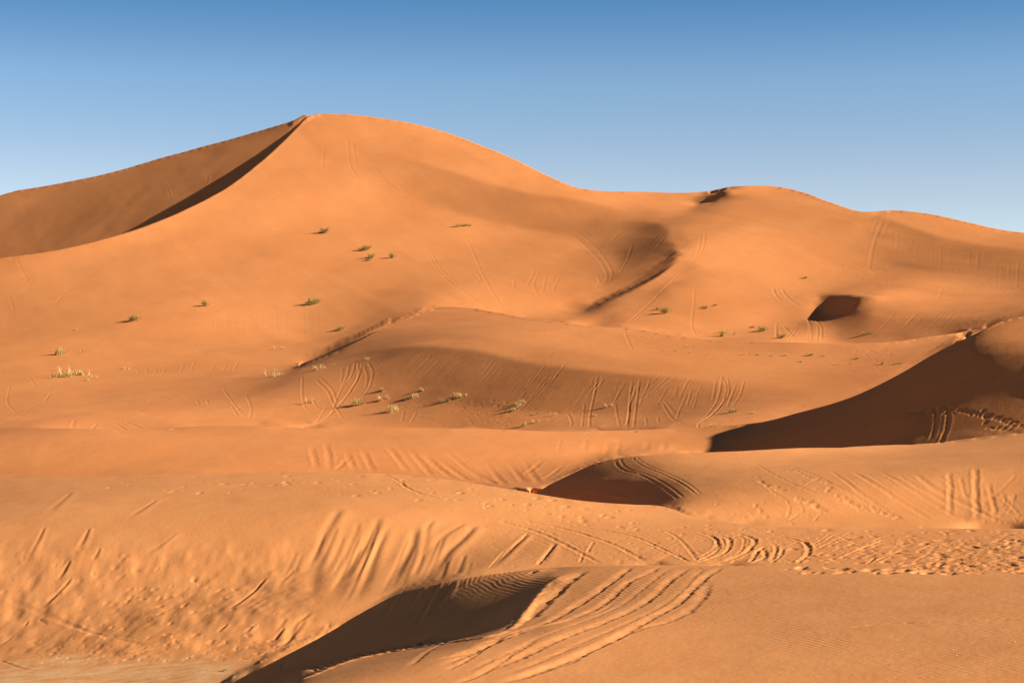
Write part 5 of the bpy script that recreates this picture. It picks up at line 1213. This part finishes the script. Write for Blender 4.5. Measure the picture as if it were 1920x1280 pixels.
for a in [(690,757,28,'greenest tuft with a long shadow at the left of the slip face foot',True), (721,749,22,'straw tuft just right of the greenest tuft',False), (729,774,32,'biggest straw tuft lowest under the wheel marks',False), (764,749,20,'half-green tuft left of the straw pair under the slip face',True),
          (778,744,19,'straw tuft in the middle of the slip face foot row',False), (792,732,15,'highest straw tuft on the left part of the slip face foot',False), (714,733,18,'faint half-green tuft above the greenest tuft',True), (838,752,15,'half-green tuft at the left of a ragged straw row',True),
          (853,747,24,'long ragged straw tuft with green base',False), (870,743,16,'straw tuft at the right end of the ragged row',False), (957,772,22,'half-green tuft beside the dark soft hollow in the slip face',True), (967,763,20,'straw tuft in the middle of the row by two wheel ruts',False),
          (976,756,15,'uppermost straw tuft by the two wheel ruts',False), (995,797,17,'low green-based tuft near the bottom of the slip face',True), (1006,792,15,'straw tuft leaning right of the low green-based one',False), (1007,776,10,'faint thin tuft above the low green-based one',True),
          (1042,778,11,'small straw tuft with a long thin shadow',False), (1113,780,9,'tiny straw tuft on a straight downhill track',False), (1143,762,17,'straw tuft left of the crossing wheel tracks',False), (1193,809,10,'tiny straw tuft at the bottom of the crossing tracks',False),
          (1340,799,15,'round straw tuft at the bottom of the trampled chute',False), (1377,773,20,'wide half-green tuft right of the trampled chute',True), (1412,775,11,'round pale tuft with a long shadow right of the wide one',False)]: tuft(a[0], a[1], a[2], a[3], g, a[4], .8)
g = 'tiny pale tufts strewn on the plain behind the middle dune'
for u, v, s_ in [(1292,650,9), (1268,657,7), (1245,657,7), (1293,661,6), (1330,664,8), (1395,665,11), (1420,665,9), (1450,667,9), (1470,667,11), (1548,667,11), (1500,678,9), (1216,652,6), (1340,672,6), (1380,676,6), (1565,684,7)]:
    tuft(u, v, s_, 'tiny pale dry tuft in the line across the plain behind the middle dune', g, False, .7)
g = 'half-green tufts on the plain at the right'
for a in [(1518,667,16,'half-green tuft with upright blades in the middle of the plain'), (1605,673,11,'small half-green tuft on the pitted patch of the plain'), (1660,682,11,'left one of two low tufts near the big shaded flank'), (1686,682,13,'right one of two low tufts near the big shaded flank')]: tuft(*a, g, True, .8)
# foreground bits
def twig_bush(u, v, size, label):
    r = random.Random(int(u)); vs_, fs_ = [], []
    for _ in range(16): blade(vs_, fs_, (r.gauss(0, .06), r.gauss(0, .06), -.02), r.uniform(0, 6.28), r.uniform(.3, .7), abs(r.gauss(.6, .3)), .008, r.uniform(0, .3))
    o = bpy.data.objects.new('dry_twig', mesh('dry_twig', vs_, fs_, grass_m if u < 1000 else twig_m)); COL.objects.link(o); place(o, u, v, size)
    o['label'] = label; o['category'] = 'dry twig'
twig_bush(478, 1174, 26, 'dry straw-coloured twigs poking from the gullied sand left of the foreground dune'); twig_bush(1668, 1246, 10, 'small dark twig sticking out of the smooth foreground dune')
tuft(430, 1256, 11, 'small green sprout in the pale crust beside the foreground dune', 'sprouts in the pale crust', True)
r_ = random.Random(5)
import bmesh
def pebble_mesh(seed):
    bm = bmesh.new(); bmesh.ops.create_icosphere(bm, subdivisions=2, radius=.5); r = random.Random(seed)
    k = [Vector((r.gauss(0, 1), r.gauss(0, 1), r.gauss(0, 1))).normalized() for _ in range(6)]
    for v in bm.verts:
        n_ = v.co.normalized(); v.co = n_*(.5-.12*max(n_.dot(q_) for q_ in k)+.05*n_.dot(k[0])); v.co.z *= .6
    me = bpy.data.meshes.new('pebble'); bm.to_mesh(me); bm.free(); me.materials.append(stone_m); return me
PEB = [pebble_mesh(s_) for s_ in range(3)]
for i, (u, v, s_) in enumerate([(1692,1217,3.0), (1719,1223,3.6), (1786,1217,3.2), (1793,1228,3.4), (1799,1222,2.4), (1806,1220,2.2), (1902,1202,3.4), (1846,1211,2.2), (1297,1244,2.4), (1583,1079,3.0), (1710,1064,3.2), (1728,1066,2.8)]):
    o = bpy.data.objects.new('pebble', PEB[i % 3]); COL.objects.link(o); place(o, u, v, s_)
    o['label'] = 'tiny pale pebble lying on the smooth right side of the foreground dune'; o['category'] = 'pebble'; o['group'] = 'pale pebbles on the foreground dune'
print('GRID', NR, NC)
